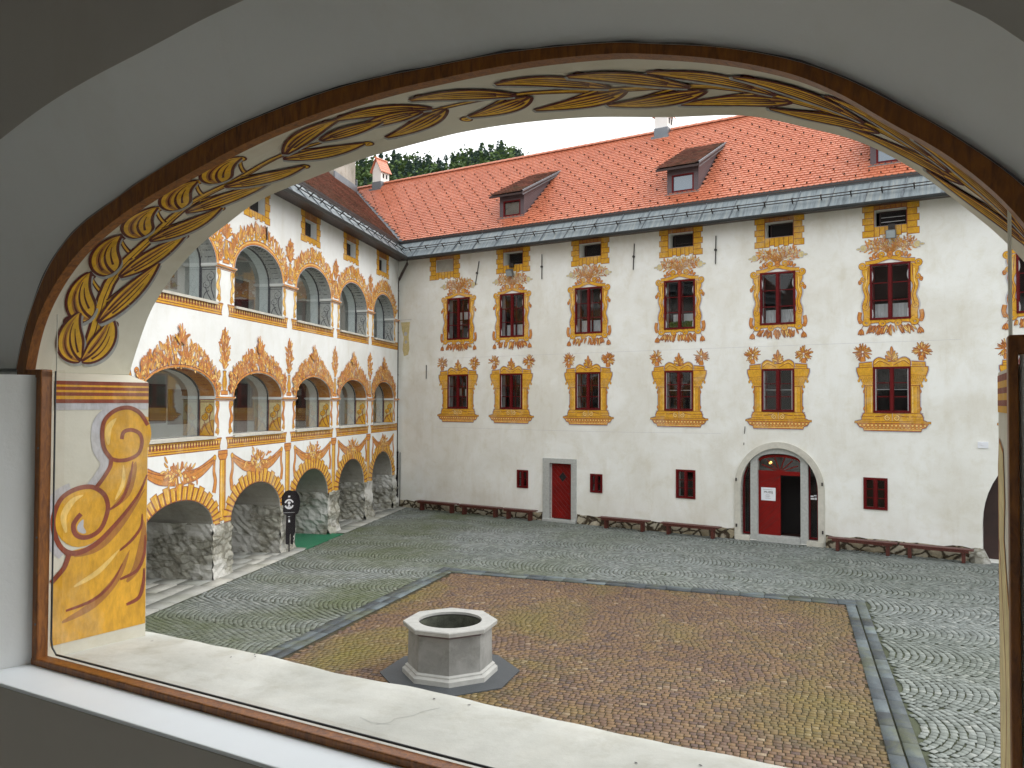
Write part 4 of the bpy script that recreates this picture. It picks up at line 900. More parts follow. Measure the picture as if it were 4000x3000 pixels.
# inner reveals, corridor floors, vault and back walls
ir = MB()
for h in LW+UP: ir.reveal([(p[0], p[1]) for p in h], .42, .75)
ir.build('inner_reveal', 'blue_white', A)
fw_ = MB()
outl2 = R4(-27.4, 0, 2.9, 6.1); fw_.holed(outl2, LW, .75); fw_.holed(R4(-27.4, 0, 6.3, 9.4), UP, .75)
fw_.build('gallery_inner_wall', 'blue_white', A)
co = MB()
for z0, z1 in ((2.7, 5.9), (6.15, 9.3)):
    co.quad((-27.4, .76, z0), (.5, .76, z0), (.5, 2.7, z0), (-27.4, 2.7, z0)); co.quad((-27.4, 2.6, z0), (.5, 2.6, z0), (.5, 2.6, z1), (-27.4, 2.6, z1)); co.quad((-.02, .7, z0), (-.02, 2.7, z0), (-.02, 2.7, z1), (-.02, .7, z1)); co.quad((-27.4, .7, z0), (-27.4, 2.7, z0), (-27.4, 2.7, z1), (-27.4, .7, z1))
    q = [(-27.4, .76+1.84*k/10, z1-.75+.65*math.sin(PI*k/10)) for k in range(11)]; co.strip(q, [(.5, p[1], p[2]) for p in q])
co.build('gallery_corridor', 'corridor', A)
ar = MB()
for k in range(1, 7):
    xm = -(PIER[k][0]+PIER[k][1])/2
    for z0, z1 in ((2.7, 5.9), (6.15, 9.3)):
        e = [(.76+.92*(1-math.cos(PI*j/12)), z1-1.0+.62*math.sin(PI*j/12)) for j in range(13)]
        ar.strip([(xm-.2, y, z) for y, z in e], [(xm+.2, y, z) for y, z in e]); 
        for s_ in (-.2, .2): ar.strip([(xm+s_, y, z) for y, z in e], [(xm+s_, y, z1-.05) for y, z in e])
        for y in (2.35,): ar.box(xm-.2, xm+.2, 2.42, 2.6, z0, z1-.9)
ar.build('vault_arch', 'corridor', A)
# things seen on the corridor's back wall
def backpanel(name, u0, u1, z0, z1, mat, lab=None, fr='dark_brown'):
    b = MB(); b.box(-u1, -u0, 2.55, 2.6, z0, z1); o = b.build(name, fr, A); c = MB(); c.box(-u1+.07, -u0-.07, 2.535, 2.55, z0+.07, z1-.07); c.build('panel', mat, o)
    if lab: o['label'] = lab
backpanel('picture_frame', 12.5, 13.3, 3.85, 4.93, 'pic', 'dark framed picture on the lower gallery wall'); backpanel('picture_frame', 11.4, 12.35, 3.8, 4.8, 'pic', 'dark framed picture nearer the corner on the lower gallery wall')
backpanel('gallery_door', 8.05, 8.8, 2.7, 5.05, 'maroon'); backpanel('gallery_door', 3.1, 4.4, 2.7, 5.15, 'dark_brown'); backpanel('gallery_door', 8.05, 9.1, 6.15, 8.45, 'maroon'); backpanel('picture_frame', 12.05, 12.3, 7.65, 8.2, 'pic'); backpanel('gallery_door', .9, 1.9, 2.7, 4.9, 'dark_brown'); backpanel('gallery_door', .6, 1.7, 6.15, 8.3, 'dark_brown')
# sills and glazing
for nm, H in (('gallery_window', LW), ('gallery_window', UP)):
    for k, h in enumerate(H):
        b = MB(); inn = [(x+(.02 if j == 0 or x < sum(q[0] for q in h)/len(h) else -.02), z+(.02 if j in (0, len(h)-1) else -.02)) for j, (x, z) in enumerate(h)]
        b.strip([(x, .42, z) for x, z in h], [(x, .42, z) for x, z in inn], close=True); b.reveal(inn, .42, .46)
        o = b.build(nm, 'p_dark', A); p = MB(); p.poly([(x, .44, z) for x, z in h]); p.build('pane', 'clear', o)
        x0, x1 = h[0][0], h[-1][0]; z = h[0][1]; b = MB(); b.box(x0+.0, x1, -.07, .40, z-.05, z+.012); b.build('sill', 'stone_worn', A)
# capital cornices on the gallery piers
for k in range(7):
    u0, u1 = PIER[k]
    for z in (4.58, 7.95):
        b = MB(); x0, x1 = -u1-.05, -max(u0, .0)+(.05 if k else 0)
        b.prism([(-.05, z+.01), (-.05, z-.03), (-.0, z-.06), (.4, z-.06), (.4, z+.01)], 'x', x0, x1); b.build('capital', 'whitewash', A)
# attic windows
for (a, b_), h in zip(AT, ATH):
    c = -(a+b_)/2; q = MB(); q.box(c-.415, c+.415, .20, .24, 9.725, 10.235); q.build('attic_void', 'dark', A)
# stone piers with broken faces, running back under the wing
for k, (u0, u1) in enumerate(GP):
    b = MB(); x0, x1 = -u1-.05, -u0+.03; ztop = 1.40 if k < 7 else 1.3
    rs = random.Random(50+k)
    def face(P00, P10, P11, P01, nu, nv, nrm):
        P00, P10, P11, P01 = map(Vector, (P00, P10, P11, P01)); i0 = len(b.v)
        for j in range(nv+1):
            for i in range(nu+1):
                s, t = i/nu, j/nv; p_ = (P00*(1-s)+P10*s)*(1-t)+(P01*(1-s)+P11*s)*t
                e = 0 if False else (.035*math.sin(p_.z*9+p_.y*3+k)+.03*rs.uniform(-1, 1)+.05*max(0, 1-p_.z*2.2))
                b.v.append(tuple(p_+Vector(nrm)*e))
        for j in range(nv):
            for i in range(nu): q = i0+j*(nu+1)+i; b.f.append((q, q+1, q+nu+2, q+nu+1)); b.m.append(0)
    n1 = 8
    face((x0, -.03, -.03), (x1, -.03, -.03), (x1, -.01, ztop), (x0, -.01, ztop), n1, 14, (0, -1, 0))
    face((x0, -.03, -.03), (x0, 2.0, -.03), (x0, 2.0, ztop), (x0, -.03, ztop), 18, 14, (-1, 0, 0))
    face((x1, -.03, -.03), (x1, 2.0, -.03), (x1, 2.0, ztop), (x1, -.03, ztop), 18, 14, (1, 0, 0))
    face((x0, 2.0, -.03), (x1, 2.0, -.03), (x1, 2.0, ztop), (x0, 2.0, ztop), n1, 14, (0, 1, 0))
    b.build('stone_pier', 'rubble', A)
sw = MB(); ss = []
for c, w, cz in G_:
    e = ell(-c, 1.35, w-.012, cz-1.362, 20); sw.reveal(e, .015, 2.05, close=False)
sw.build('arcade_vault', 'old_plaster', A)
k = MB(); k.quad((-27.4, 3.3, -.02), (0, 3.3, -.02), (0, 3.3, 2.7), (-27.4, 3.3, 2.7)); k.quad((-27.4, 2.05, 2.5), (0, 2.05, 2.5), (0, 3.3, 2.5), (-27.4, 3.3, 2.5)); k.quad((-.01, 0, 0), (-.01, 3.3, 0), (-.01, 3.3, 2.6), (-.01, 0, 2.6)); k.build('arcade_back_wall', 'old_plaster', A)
# roof of the arcade wing
rl_ = roof_under(A, 0, 27.4, True, 'oldtile')
tile_field('roof_tiles', rl_, -8.2, 27.4, True, 'oldtile', skip=lambda x, y: x < valley(y)+.1, jit=.012)
r_ = MB()
for k in range(96):
    x = -7.3+k*.36; Aq = [(-x, RIDGE_Y+.13*math.cos(a*PI/6), RIDGE_Z+.12*math.sin(a*PI/6)) for a in range(7)]; r_.strip(Aq, [(q[0]-.38, q[1], q[2]+.015) for q in Aq])
r_.build('ridge_cap', 'oldtile', rl_, rnd=[random.random()]*len(r_.f))
vf = MB(); vf.strip([(-valley(y)-.12, y, roof_z(y)+.014) for y in ys], [(-valley(y)+.02, y, roof_z(y)+.014) for y in ys]); vf.build('valley_flashing', 'flash', rl_)
band(A, True, 27.4, .95)
b = MB(); b.box(3.9, 6.7, 4.7, 6.2, 14.6, 19.5); o = b.build('broad_chimney', 'old_plaster', rl_, bevel=.02); o['label'] = 'broad weathered plaster chimney rising from the old brown roof'
b = MB(); b.box(3.85, 6.75, 4.62, 4.7, 15.2, 15.75); b.box(6.7, 6.78, 4.62, 6.2, 15.4, 16.1); b.build('flashing', 'flash', o)
# ---- frescoes of the arcade wing
def lp(base=.003): return Paint(fw, base)
def frieze(z0, z1, tag_):
    for k in range(6):
        x0, x1 = -((PIER[k+1][0]+PIER[k+1][1])/2)+.10, -((PIER[k][0]+PIER[k][1])/2)-.10
        if k == 0: x1 = -.05
        p = lp(); h = z1-z0
        p.poly([(x0, z1), (x1, z1), (x1-.05, z1-h*.28), (x1-.09, z0+h*.2), (x1-.05, z0), (x0+.05, z0), (x0+.09, z0+h*.2), (x0+.05, z1-h*.28)], 'p_ochre', 'p_line', .02)
        p.rib([(x0, z1-.02), (x1, z1-.02)], .016, 'p_shade'); p.rect(x0+.09, x1-.09, z0+h*.36, z0+h*.80, 'p_line')
        n = int((x1-x0-.2)/.115)
        for j in range(n): xx = x0+.13+j*(x1-x0-.26)/(n-1); p.disc(xx, z0+h*.64, .034, 'p_light', None, rz=.045, n=7); p.rect(xx-.02, xx+.02, z0+h*.38, z0+h*.47, 'p_ochre')
        p.rib([(x0+.07, z0+h*.20), (x1-.07, z0+h*.20)], .009, 'p_line'); p.build('painted_frieze', A)
frieze(6.67, 6.97, 'u'); frieze(3.25, 3.54, 'l')
def flame(p, x, z, a, L, rs, cols=('p_orange', 'p_light', 'p_ochre', 'p_shade')): p.leaf(x, z, a, L, L*.12, rs.choice(cols), 'p_pink', .010, bend=rs.uniform(-.6, .6))
for k in range(6):
    rs = random.Random(100+k)
    # pilaster scrolls at both gallery levels
    u0, u1 = PIER[k]; 
    if k < 6:
        for z0, z1 in ((3.60, 4.50), (6.98, 7.86)):
            p = lp()
            for e, s_ in ((-u1+.10, 1), (-u0-.10, -1)):
                if k == 0 and s_ < 0: continue
                p.rib2([(e, z1-.03), (e+.04*s_, z1-.22), (e-.03*s_, (z0+z1)/2), (e+.05*s_, z0+.28), (e, z0+.05)], lambda t: .055+.018*math.sin(t*14), 'p_light' if z0 > 5 else 'p_orange', o=.014, halo=.02)
                p.scroll(e+.01, z1-.10, .07, PI/2, s_, 1.2, .022, 'p_ochre'); p.scroll(e+.02*s_, z0+.12, .08, -PI/2, s_, 1.2, .024, 'p_ochre'); p.rib([(e, z1-.2), (e+.02*s_, (z0+z1)/2), (e, z0+.25)], .008, 'p_line')
            p.rib([(-u1-.04, z1+.02), (-u0+.04, z1+.02)], .018, 'p_orange'); p.rib([(-u1, z1-.02), (-u0, z1-.02)], .008, 'p_line')
            p.build('painted_pilaster', A)
            q = Paint(lambda x, z, d: (x, -.05-d, z)); q.rib([(-u1-.05, z1+.06), (-u0+.02, z1+.06)], .018, 'p_orange'); q.rib([(-u1-.05, z1+.085), (-u0+.02, z1+.085)], .005, 'p_line'); q.build('painted_capital_line', A)
    # vases with flame plants on the piers
    xm = -(u0+u1)/2 if k else -.33
    if k:
        p = lp()
        for zb, zt, wd in ((4.62, 6.38, .20), (8.0, 9.40 if k < 4 else 9.15, .17)):
            zv = zb+.62
            n = 70
            for j in range(n):
                t = (j/n); z = zt-.22-(zt-.3-zv)*t; wq = wd*math.sin(PI*min(1, .18+t*.75)); x = xm+rs.uniform(-1, 1)*wq*.8
                flame(p, x, z-.05, PI/2-(x-xm)/wd*1.1+rs.uniform(-.3, .3), .17+.06*rs.random(), rs)
            p.leaf(xm, zt-.3, PI/2, .3, .035, 'p_orange'); p.poly(catmull([(xm-.05, zb+.12), (xm-.11, zb+.32), (xm-.05, zb+.55), (xm-.08, zb+.62), (xm+.08, zb+.62), (xm+.05, zb+.55), (xm+.11, zb+.32), (xm+.05, zb+.12)], 3), 'p_ochre', 'p_line', .018, halo=.02)
            p.rib([(xm-.03, zb+.2), (xm-.045, zb+.35), (xm-.02, zb+.5)], .008, 'p_line'); p.rib([(xm+.03, zb+.2), (xm+.045, zb+.35), (xm+.02, zb+.5)], .008, 'p_line')
            p.rect(xm-.16, xm+.16, zb+.02, zb+.12, 'p_orange', 'p_line', .014)
            for s_ in (-1, 1): p.scroll(xm+s_*.24, zb+.18, .10, -PI/2, s_, 1.2, .028, 'p_orange'); p.scroll(xm+s_*.26, zb+.50, .08, -PI/2, s_, 1.2, .024, 'p_orange')
        p.build('painted_vase', A)
    # lower gallery arch: mass of flowers and flames
    a, b_ = PIER[k][1], PIER[k+1][0]; c, w = -(a+b_)/2, (b_-a)/2
    if k == 5: c, w = c, w
    p = lp(); n = 520
    def ht(x): t = abs(x)/(w+.1); return 4.60+(.65*math.sqrt(max(0, 1-(x/w)**2)) if abs(x) < w else 0), 5.22+.78*(1-min(1, t)**1.5)
    items = []
    for j in range(n):
        x = rs.uniform(-w-.16, w+.16); zb, zt = ht(x); zt = max(zt, zb+.18)
        t = rs.random(); items.append((zb+.10+(zt-zb-.10)*t, x, t))
    items.sort(reverse=True)
    for z, x, t in items:
        if rs.random() < .68: flame(p, c+x, z-.08, PI/2-x/w*.35+rs.uniform(-.45, .45), .14+.06*rs.random(), rs)
        elif rs.random() < .5: p.disc(c+x, z-.06, .035, 'p_light', 'p_line', .010, rz=.045, n=8)
        else: p.leaf(c+x, z-.06, rs.uniform(0, 2*PI), .12, .03, 'p_light', 'p_line', .008)
    for j in range(16): flame(p, c+rs.uniform(-.1, .1), 5.78+rs.uniform(0, .12), PI/2+rs.uniform(-.9, .9), .28, rs)
    [p.leaf(c, 5.88+.05*q, PI/2+(q-2)*.42, .32-.05*abs(q-2), .020, ('p_orange', 'p_light')[q % 2], 'p_pink', .010) for q in (0, 4, 1, 3, 2)]
    p.rib(ell(c, 4.60, w+.035, .685, 24), .022, 'p_orange', smooth=False); p.rib(ell(c, 4.60, w+.075, .725, 24), .008, 'p_line', smooth=False)
    p.build('painted_flower_arch', A)
    # upper gallery arch: scrolls and flames
    p = lp()
    p.rib2(ell(c, 7.95, w+.06, .92, 26), .05, 'p_orange', smooth=False, halo=.03); p.rib(ell(c, 7.95, w+.07, .93, 26), .012, 'p_light', smooth=False)
    for j in range(19):
        th = PI*(.06+.88*j/18); ex_, ez_ = c+(w+.14)*math.cos(th), 7.95+1.02*math.sin(th); out = math.atan2(math.sin(th)*1.2, math.cos(th))
        p.scroll(ex_+.07*math.cos(out), ez_+.07*math.sin(out), .085+.03*(j % 2), out+PI, 1 if j < 9 else -1, 1.2, .028, 'p_ochre' if j % 2 else 'p_light')
        for e in range(8): flame(p, ex_+.10*math.cos(out)+rs.uniform(-.05, .05), ez_+.10*math.sin(out), PI/2*.7+out*.3+rs.uniform(-.5, .5), .18+.16*rs.random(), rs)
    for j in (-1, 1): p.scroll(c+j*.17, 9.08, .13, -PI/2, j, 1.3, .035, 'p_ochre'); flame(p, c+j*.30, 9.12, PI/2-j*.2, .34, rs)
    for j in range(9): flame(p, c+rs.uniform(-.3, .3), 9.15, PI/2+rs.uniform(-.5, .5), .26, rs)
    p.build('painted_scroll_arch', A)
    # soffit and jamb bands of the gallery arches (seen on the side towards the corner)
    for z0, zs, rise, c1, c2, c3 in ((3.58, 4.60, .65, 'p_shade', 'p_orange', 'p_line'), (6.96, 7.95, .86, 'p_gris', 'p_gris', 'p_dark')):
        e = ell(c, zs, w, rise, 40, PI*.62, 0); L = [0]
        for q0, q1 in zip(e, e[1:]): L.append(L[-1]+math.hypot(q1[0]-q0[0], q1[1]-q0[1]))
        tot = L[-1]
        def sf(s, y, d, e=e, L=L, tot=tot, c=c, zs=zs):
            s = max(0, min(tot-1e-4, s)); i = max(j for j in range(len(L)-1) if L[j] <= s); f_ = (s-L[i])/(L[i+1]-L[i]); x = e[i][0]*(1-f_)+e[i+1][0]*f_; z = e[i][1]*(1-f_)+e[i+1][1]*f_
            dx, dz = c-x, zs-.2-z; l = math.hypot(dx, dz); return (x+dx/l*d, y, z+dz/l*d)
        p = Paint(sf, .004)
        for j in range(14): p.rect(tot*j/14, tot*(j+1)/14, .012, .41, c1 if z0 < 5 else 'p_gris')
        p.rib([(0+tot*j/20, .02) for j in range(21)], .012, c3, smooth=False); p.rib([(0+tot*j/20, .395) for j in range(21)], .012, c3, smooth=False)
        p.rib([(.2+(tot-.3)*j/20, .21) for j in range(21)], .012, c3, smooth=False)
        m = int(tot/.15)
        for j in range(m):
            for s_ in (-1, 1): p.leaf(tot-.12-j*.15, .21, PI-s_*.7, .19, .030, c2, c3, .012)
        p.build('painted_soffit', A)
        xr = c+w
        p = Paint(lambda y, z, d, xr=xr: (xr-d, y, z), .004); zc = zs-.09
        p.rect(.01, .41, z0+.013, zc, 'p_gris' if z0 > 5 else 'p_pale'); p.rib([(.01, zc), (.41, zc)], .012, c3); p.rib([(.01, zc-.06), (.41, zc-.06)], .010, c3); p.rib([(.405, z0), (.405, zc)], .012, c3)
        if z0 < 5: p.poly([(.02, z0+.02), (.40, z0+.02), (.38, z0+.16), (.30, z0+.30), (.2, z0+.34), (.08, z0+.42), (.02, z0+.42)], 'p_ochre', 'p_line', .016)
        cs2 = 'p_ochre' if z0 < 5 else 'p_gris'
        p.scroll(.17, zc-.24, .095, PI*.5, 1, 1.3, .034, cs2, c3, .014); p.scroll(.28, zc-.44, .085, PI*.5, 1, 1.3, .030, cs2, c3, .014)
        p.rib([(.1, zc-.3), (.14, zc-.5), (.05, z0+.1)], .014, c3); p.rib([(.3, zc-.5), (.22, z0+.2), (.12, z0+.05)], .012, c3); p.rib([(.36, z0+.1), (.3, z0+.25), (.2, z0+.3)], .012, c3)
        p.build('painted_jamb', A)
    # voussoirs round the ground arches
    cg, wg, cz = G_[k]; cg = -cg; h = cz-1.35; p = lp(); nv = 23
    for j in range(nv):
        t0, t1 = PI*j/nv, PI*(j+1)/nv; big = j % 2 == 1; rr_ = .40 if big else .33; e = .012
        q = [(cg+(wg+r1)*math.cos(t), 1.35+(h+r1)*math.sin(t)) for r1, t in ((.005, t0+e), (rr_, t0+e-(.012 if big else 0)), (rr_, t1-e+(.012 if big else 0)), (.005, t1-e))]
        q = [(min(max(x, -(GP[k+1][0]+GP[k+1][1])/2+.02), -(GP[k][0]+GP[k][1])/2-.02 if k else -.06), z) for x, z in q]
        p.poly(q, 'p_ochre', 'p_line', .028); 
        r0 = [(cg+(wg+r1)*math.cos(t), 1.35+(h+r1)*math.sin(t)) for r1, t in ((.04, t0+.045), (rr_-.05, t0+.045))]
        if abs(r0[1][0]-cg) < wg+.1: p.rib(r0, .012, 'p_light', smooth=False)
    p.build('painted_voussoirs', A)
    # garland and side drapes
    p = lp(); hw2 = w+.02
    zc = 3.02; zm = 2.62
    for s_ in (-1, 1):
        p.rib2([(c+s_*hw2, zc+.02), (c+s_*hw2*.82, zc-.12), (c+s_*hw2*.5, zc-.30), (c+s_*hw2*.1, zc-.36)], lambda t: .05+.13*t*(1-t*.3), 'p_orange', o=.018, halo=.03)
        p.rib([(c+s_*hw2, zc), (c+s_*hw2*.6, zc-.18), (c+s_*hw2*.3, zc-.25)], .010, 'p_line'); p.rib([(c+s_*hw2, zc), (c+s_*hw2*.7, zc-.22), (c+s_*hw2*.4, zc-.36)], .008, 'p_shade')
        p.rib2([(c+s_*hw2, zc+.04), (c+s_*(hw2-.03), zc-.3), (c+s_*(hw2+.04), zc-.55), (c+s_*(hw2-.02), zc-.85)], lambda t: .035+.035*t, 'p_orange', o=.016, halo=.02)
        p.disc(c+s_*hw2, zc+.03, .065, 'p_ochre', 'p_line', .016)
    for j in range(75):
        x = rs.gauss(0, hw2*.22); z = zc-.22+rs.gauss(0, .09); a = math.atan2(z-(zc-.25), x*.6)+rs.uniform(-.5, .5)
        flame(p, c+x*.8, z, a, .20, rs) if j % 4 else p.disc(c+x*.7, z, .045, 'p_light', 'p_line', .010, n=8)
    p.build('painted_garland', A)
    # painted columns between the ground arches
    if k:
        xm = -(GP[k][0]+GP[k][1])/2; p = lp(); zb = 1.42
        p.rect(xm-.14, xm+.14, zb, 3.05, 'p_ochre', 'p_line', .022); p.rib([(xm+.09, zb+.05), (xm+.09, 3.0)], .022, 'p_shade'); p.rib([(xm-.05, zb+.05), (xm-.05, 3.0)], .018, 'p_light')
        p.poly([(xm-.15, 2.98), (xm+.15, 2.98), (xm+.22, 3.08), (xm+.22, 3.21), (xm-.22, 3.21), (xm-.22, 3.08)], 'p_orange', 'p_line', .022); p.rib([(xm-.21, 3.12), (xm+.21, 3.12)], .008, 'p_line'); p.build('painted_column', A)
for i, (a, b_) in enumerate(AT):
    p = lp(); p.ox = -(a+b_)/2; quoin(p, .73, 9.50, 10.48, .43, 9.71, 10.25, random); p.build('painted_block_surround', A)
k = MB(); k.tube([(-11.75, -.04, 9.42), (-11.75, -.04, 9.05)], .02, 5); k.build('wall_anchor', 'iron', A)
# ================================================================ THE VIEWER'S GALLERY
N = empty('viewing_gallery', (NX, NY, 0), RZ_N, label='dim castle gallery with a glazed arched opening framing the courtyard', cat='gallery')
FO = [(-.12, 4.60), (-.09, 4.69), (-.03, 4.82), (.07, 4.96), (.21, 5.065), (.40, 5.14), (.63, 5.215), (.94, 5.29), (1.25, 5.33), (1.46, 5.34), (1.65, 5.335), (1.89, 5.325), (2.13, 5.295), (2.24, 5.27), (2.39, 5.23), (2.52, 5.18), (2.62, 5.125), (2.71, 5.06), (2.81, 4.98), (2.92, 4.87), (3.0, 4.74), (3.04, 4.60)]
FI = [(-.02, 4.58), (.01, 4.70), (.07, 4.80), (.17, 4.885), (.31, 4.975), (.53, 5.075), (.85, 5.16), (1.13, 5.225), (1.38, 5.26), (1.61, 5.28), (1.89, 5.28), (2.1, 5.265), (2.24, 5.24), (2.39, 5.195), (2.52, 5.14), (2.61, 5.08), (2.69, 5.01), (2.79, 4.93), (2.88, 4.82), (2.94, 4.70), (2.96, 4.58)]
SO = [(-.085, 4.60), (-.03, 4.72), (.05, 4.86), (.18, 4.99), (.31, 5.08), (.47, 5.155), (.63, 5.22), (.86, 5.265), (1.12, 5.305), (1.38, 5.325), (1.52, 5.33), (1.69, 5.325), (1.91, 5.305), (2.15, 5.265), (2.35, 5.235), (2.51, 5.175), (2.62, 5.125), (2.72, 5.055), (2.81, 4.97), (2.92, 4.85), (3.0, 4.72), (3.03, 4.60)]
IE = [(-.95, 4.60), (-.75, 4.90), (-.45, 5.15), (-.20, 5.28), (.04, 5.36), (.29, 5.43), (.53, 5.475), (.79, 5.51), (1.09, 5.55), (1.5, 5.575), (1.9, 5.54), (2.3, 5.43), (2.6, 5.30), (2.81, 5.16), (2.91, 5.07), (3.1, 4.86), (3.2, 4.60)]
def resample(P, n):
    P = catmull(P, 8); L = [0]
    for a, b_ in zip(P, P[1:]): L.append(L[-1]+math.dist(a, b_))
    out = []
    for k in range(n+1):
        s = L[-1]*k/n; i = min(len(L)-2, max(j for j in range(len(L)-1) if L[j] <= s+1e-9)); f_ = (s-L[i])/max(1e-9, L[i+1]-L[i]); out.append(tuple(P[i][q]*(1-f_)+P[i+1][q]*f_ for q in (0, 1)))
    return out, L[-1]
NS = 160
FOs, LFO = resample(FO, NS); SOs, LSO = resample(SO, NS); IEs, _ = resample(IE, NS); FIs, _ = resample(FI, NS); FIs = [(a[0]*.45+b_[0]*.55, a[1]*.45+b_[1]*.55) for a, b_ in zip(FOs, FIs)]
YO, YI = .41, -.17
# outer masonry of the opening: soffit, jambs, sill, outside wall
sf_ = MB(); rings = 6
for k in range(rings):
    t0, t1 = k/rings, (k+1)/rings
    Af = [(FOs[i][0]*(1-t0)+SOs[i][0]*t0, YO*t0, FOs[i][1]*(1-t0)+SOs[i][1]*t0) for i in range(NS+1)]; Bf = [(FOs[i][0]*(1-t1)+SOs[i][0]*t1, YO*t1, FOs[i][1]*(1-t1)+SOs[i][1]*t1) for i in range(NS+1)]
    sf_.strip(Af, Bf)
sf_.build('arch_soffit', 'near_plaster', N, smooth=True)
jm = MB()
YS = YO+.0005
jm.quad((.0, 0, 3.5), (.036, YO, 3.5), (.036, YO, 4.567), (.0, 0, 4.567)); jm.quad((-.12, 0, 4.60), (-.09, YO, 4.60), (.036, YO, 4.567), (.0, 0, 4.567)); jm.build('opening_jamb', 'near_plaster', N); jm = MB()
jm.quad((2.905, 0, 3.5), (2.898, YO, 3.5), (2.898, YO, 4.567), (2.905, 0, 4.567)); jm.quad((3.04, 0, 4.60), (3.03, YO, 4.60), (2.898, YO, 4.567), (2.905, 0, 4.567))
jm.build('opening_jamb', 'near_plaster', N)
# sill slab with a slightly ragged front
sl_ = MB(); n = 60; nyv = 10
def sz(x, y): return 3.578-.010*max(0, (y-.35)/.2)**2+.003*math.sin(x*7+y*9)
grid = []
for j in range(nyv+1):
    for i in range(n+1):
        x = -.02+2.95*i/n; yq = .035+(.505+.005*math.sin(x*11)+.003*math.sin(x*31)-.035)*j/nyv; sl_.v.append((x, yq, sz(x, yq)-(.02 if j == nyv else 0)))
for j in range(nyv):
    for i in range(n): q = j*(n+1)+i; sl_.f.append((q, q+1, q+n+2, q+n+1)); sl_.m.append(0)
e = [sl_.v[nyv*(n+1)+i] for i in range(n+1)]; sl_.strip([tuple(p) for p in e], [(p[0], p[1]-.01, 3.3) for p in e])
sl_.build('outer_sill', 'sill_plaster', N, smooth=True)
ow = MB(); op = [(.036, 3.4), (.036, 4.567)]+[(p[0], p[1]) for p in SOs]+[(2.898, 4.567), (2.898, 3.4)]
NBL = [[(-3.95+o, 3.58)]+ell(-2.55+o, 4.6, 1.4, .73, 16)+[(-1.15+o, 3.58)] for o in (0, -3.7)]; NBR = [[(3.5+o, 3.58)]+ell(4.9+o, 4.6, 1.4, .73, 16)+[(6.3+o, 3.58)] for o in (0, 3.7)]
ow.holed([(-9.3, -.02), (14, -.02), (14, 10.6), (-9.3, 10.6)], [op]+NBL+NBR, YS-.001); ow.build('outer_wall', 'whitewash', N)
er = MB(); er.quad((-9.3, YS+.6, 10.5), (14, YS+.6, 10.5), (14, -3, 13.2), (-9.3, -3, 13.2)); er.quad((-9.3, YS+.6, 10.5), (14, YS+.6, 10.5), (14, YS-.01, 10.5), (-9.3, YS-.01, 10.5)); er.quad((-9.3, -3, 13.2), (14, -3, 13.2), (14, -8, 10), (-9.3, -8, 10)); er.build('roof', 'oldtile', N)
# inner side: splayed lunette, jamb, ledge, parapet, room
ln = MB()
for k in range(4):
    t0, t1 = k/4, (k+1)/4
    ln.strip([(FOs[i][0]*(1-t0)+IEs[i][0]*t0, YI*t0, (FOs[i][1]+.012)*(1-t0)+IEs[i][1]*t0) for i in range(NS+1)], [(FOs[i][0]*(1-t1)+IEs[i][0]*t1, YI*t1, (FOs[i][1]+.012)*(1-t1)+IEs[i][1]*t1) for i in range(NS+1)])
ln.build('lunette', 'room_plaster', N, smooth=True)
for s_, x in ((1, 0.), (-1, 2.91)):
    jb = MB(); xe = -.96 if s_ > 0 else 3.22
    jb.quad((x, 0, 3.5), (x-.06*s_, YI, 3.5), (x-.06*s_, YI, 4.585), (x, 0, 4.585)); jb.quad((x-.06*s_, YI, 3.5), (xe, YI, 3.5), (xe, YI, 4.598), (x-.06*s_, YI, 4.585))
    jb.quad((x, .01, 4.585), (x-.06*s_, YI, 4.585), (xe, YI, 4.598), (x-.13*s_, .01, 4.60)); jb.build('inner_jamb', 'room_plaster', N)
rmm = MB(); rmm.holed([(-.96, 4.598)]+IEs+[(3.22, 4.598), (3.22, 6.6), (-.96, 6.6)], [], YI); rmm.build('wall_above_arch', 'room_shaded', N)
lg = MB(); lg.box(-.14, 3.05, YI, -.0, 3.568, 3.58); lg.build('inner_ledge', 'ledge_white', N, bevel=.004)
pp = MB(); pp.box(-.96, 3.22, YI+.003, .0, 2.6, 3.566); pp.build('parapet', 'room_shaded', N)
fl = MB(); fl.quad((-12, -2.5, 2.6), (14, -2.5, 2.6), (14, 0, 2.6), (-12, 0, 2.6)); fl.build('gallery_floor', 'stone_worn', N)
cl = MB(); cl.quad((-12, -2.5, 6.6), (14, -2.5, 6.6), (14, -.16, 6.6), (-12, -.16, 6.6)); cl.build('gallery_ceiling', 'room_shaded', N)
bw = MB(); bw.quad((-12, -2.5, 2.6), (14, -2.5, 2.6), (14, -2.5, 6.6), (-12, -2.5, 6.6)); bw.quad((-12, -2.5, 2.6), (-12, 0, 2.6), (-12, 0, 6.6), (-12, -2.5, 6.6)); bw.quad((14, -2.5, 2.6), (14, 0, 2.6), (14, 0, 6.6), (14, -2.5, 6.6)); bw.holed(R4(-12, -.96, 2.6, 6.6), NBL, YI); bw.holed(R4(3.22, 14, 2.6, 6.6), NBR, YI); [bw.reveal(h, YI, YS-.002) for h in NBL+NBR]; bw.build('gallery_walls', 'room_plaster', N)
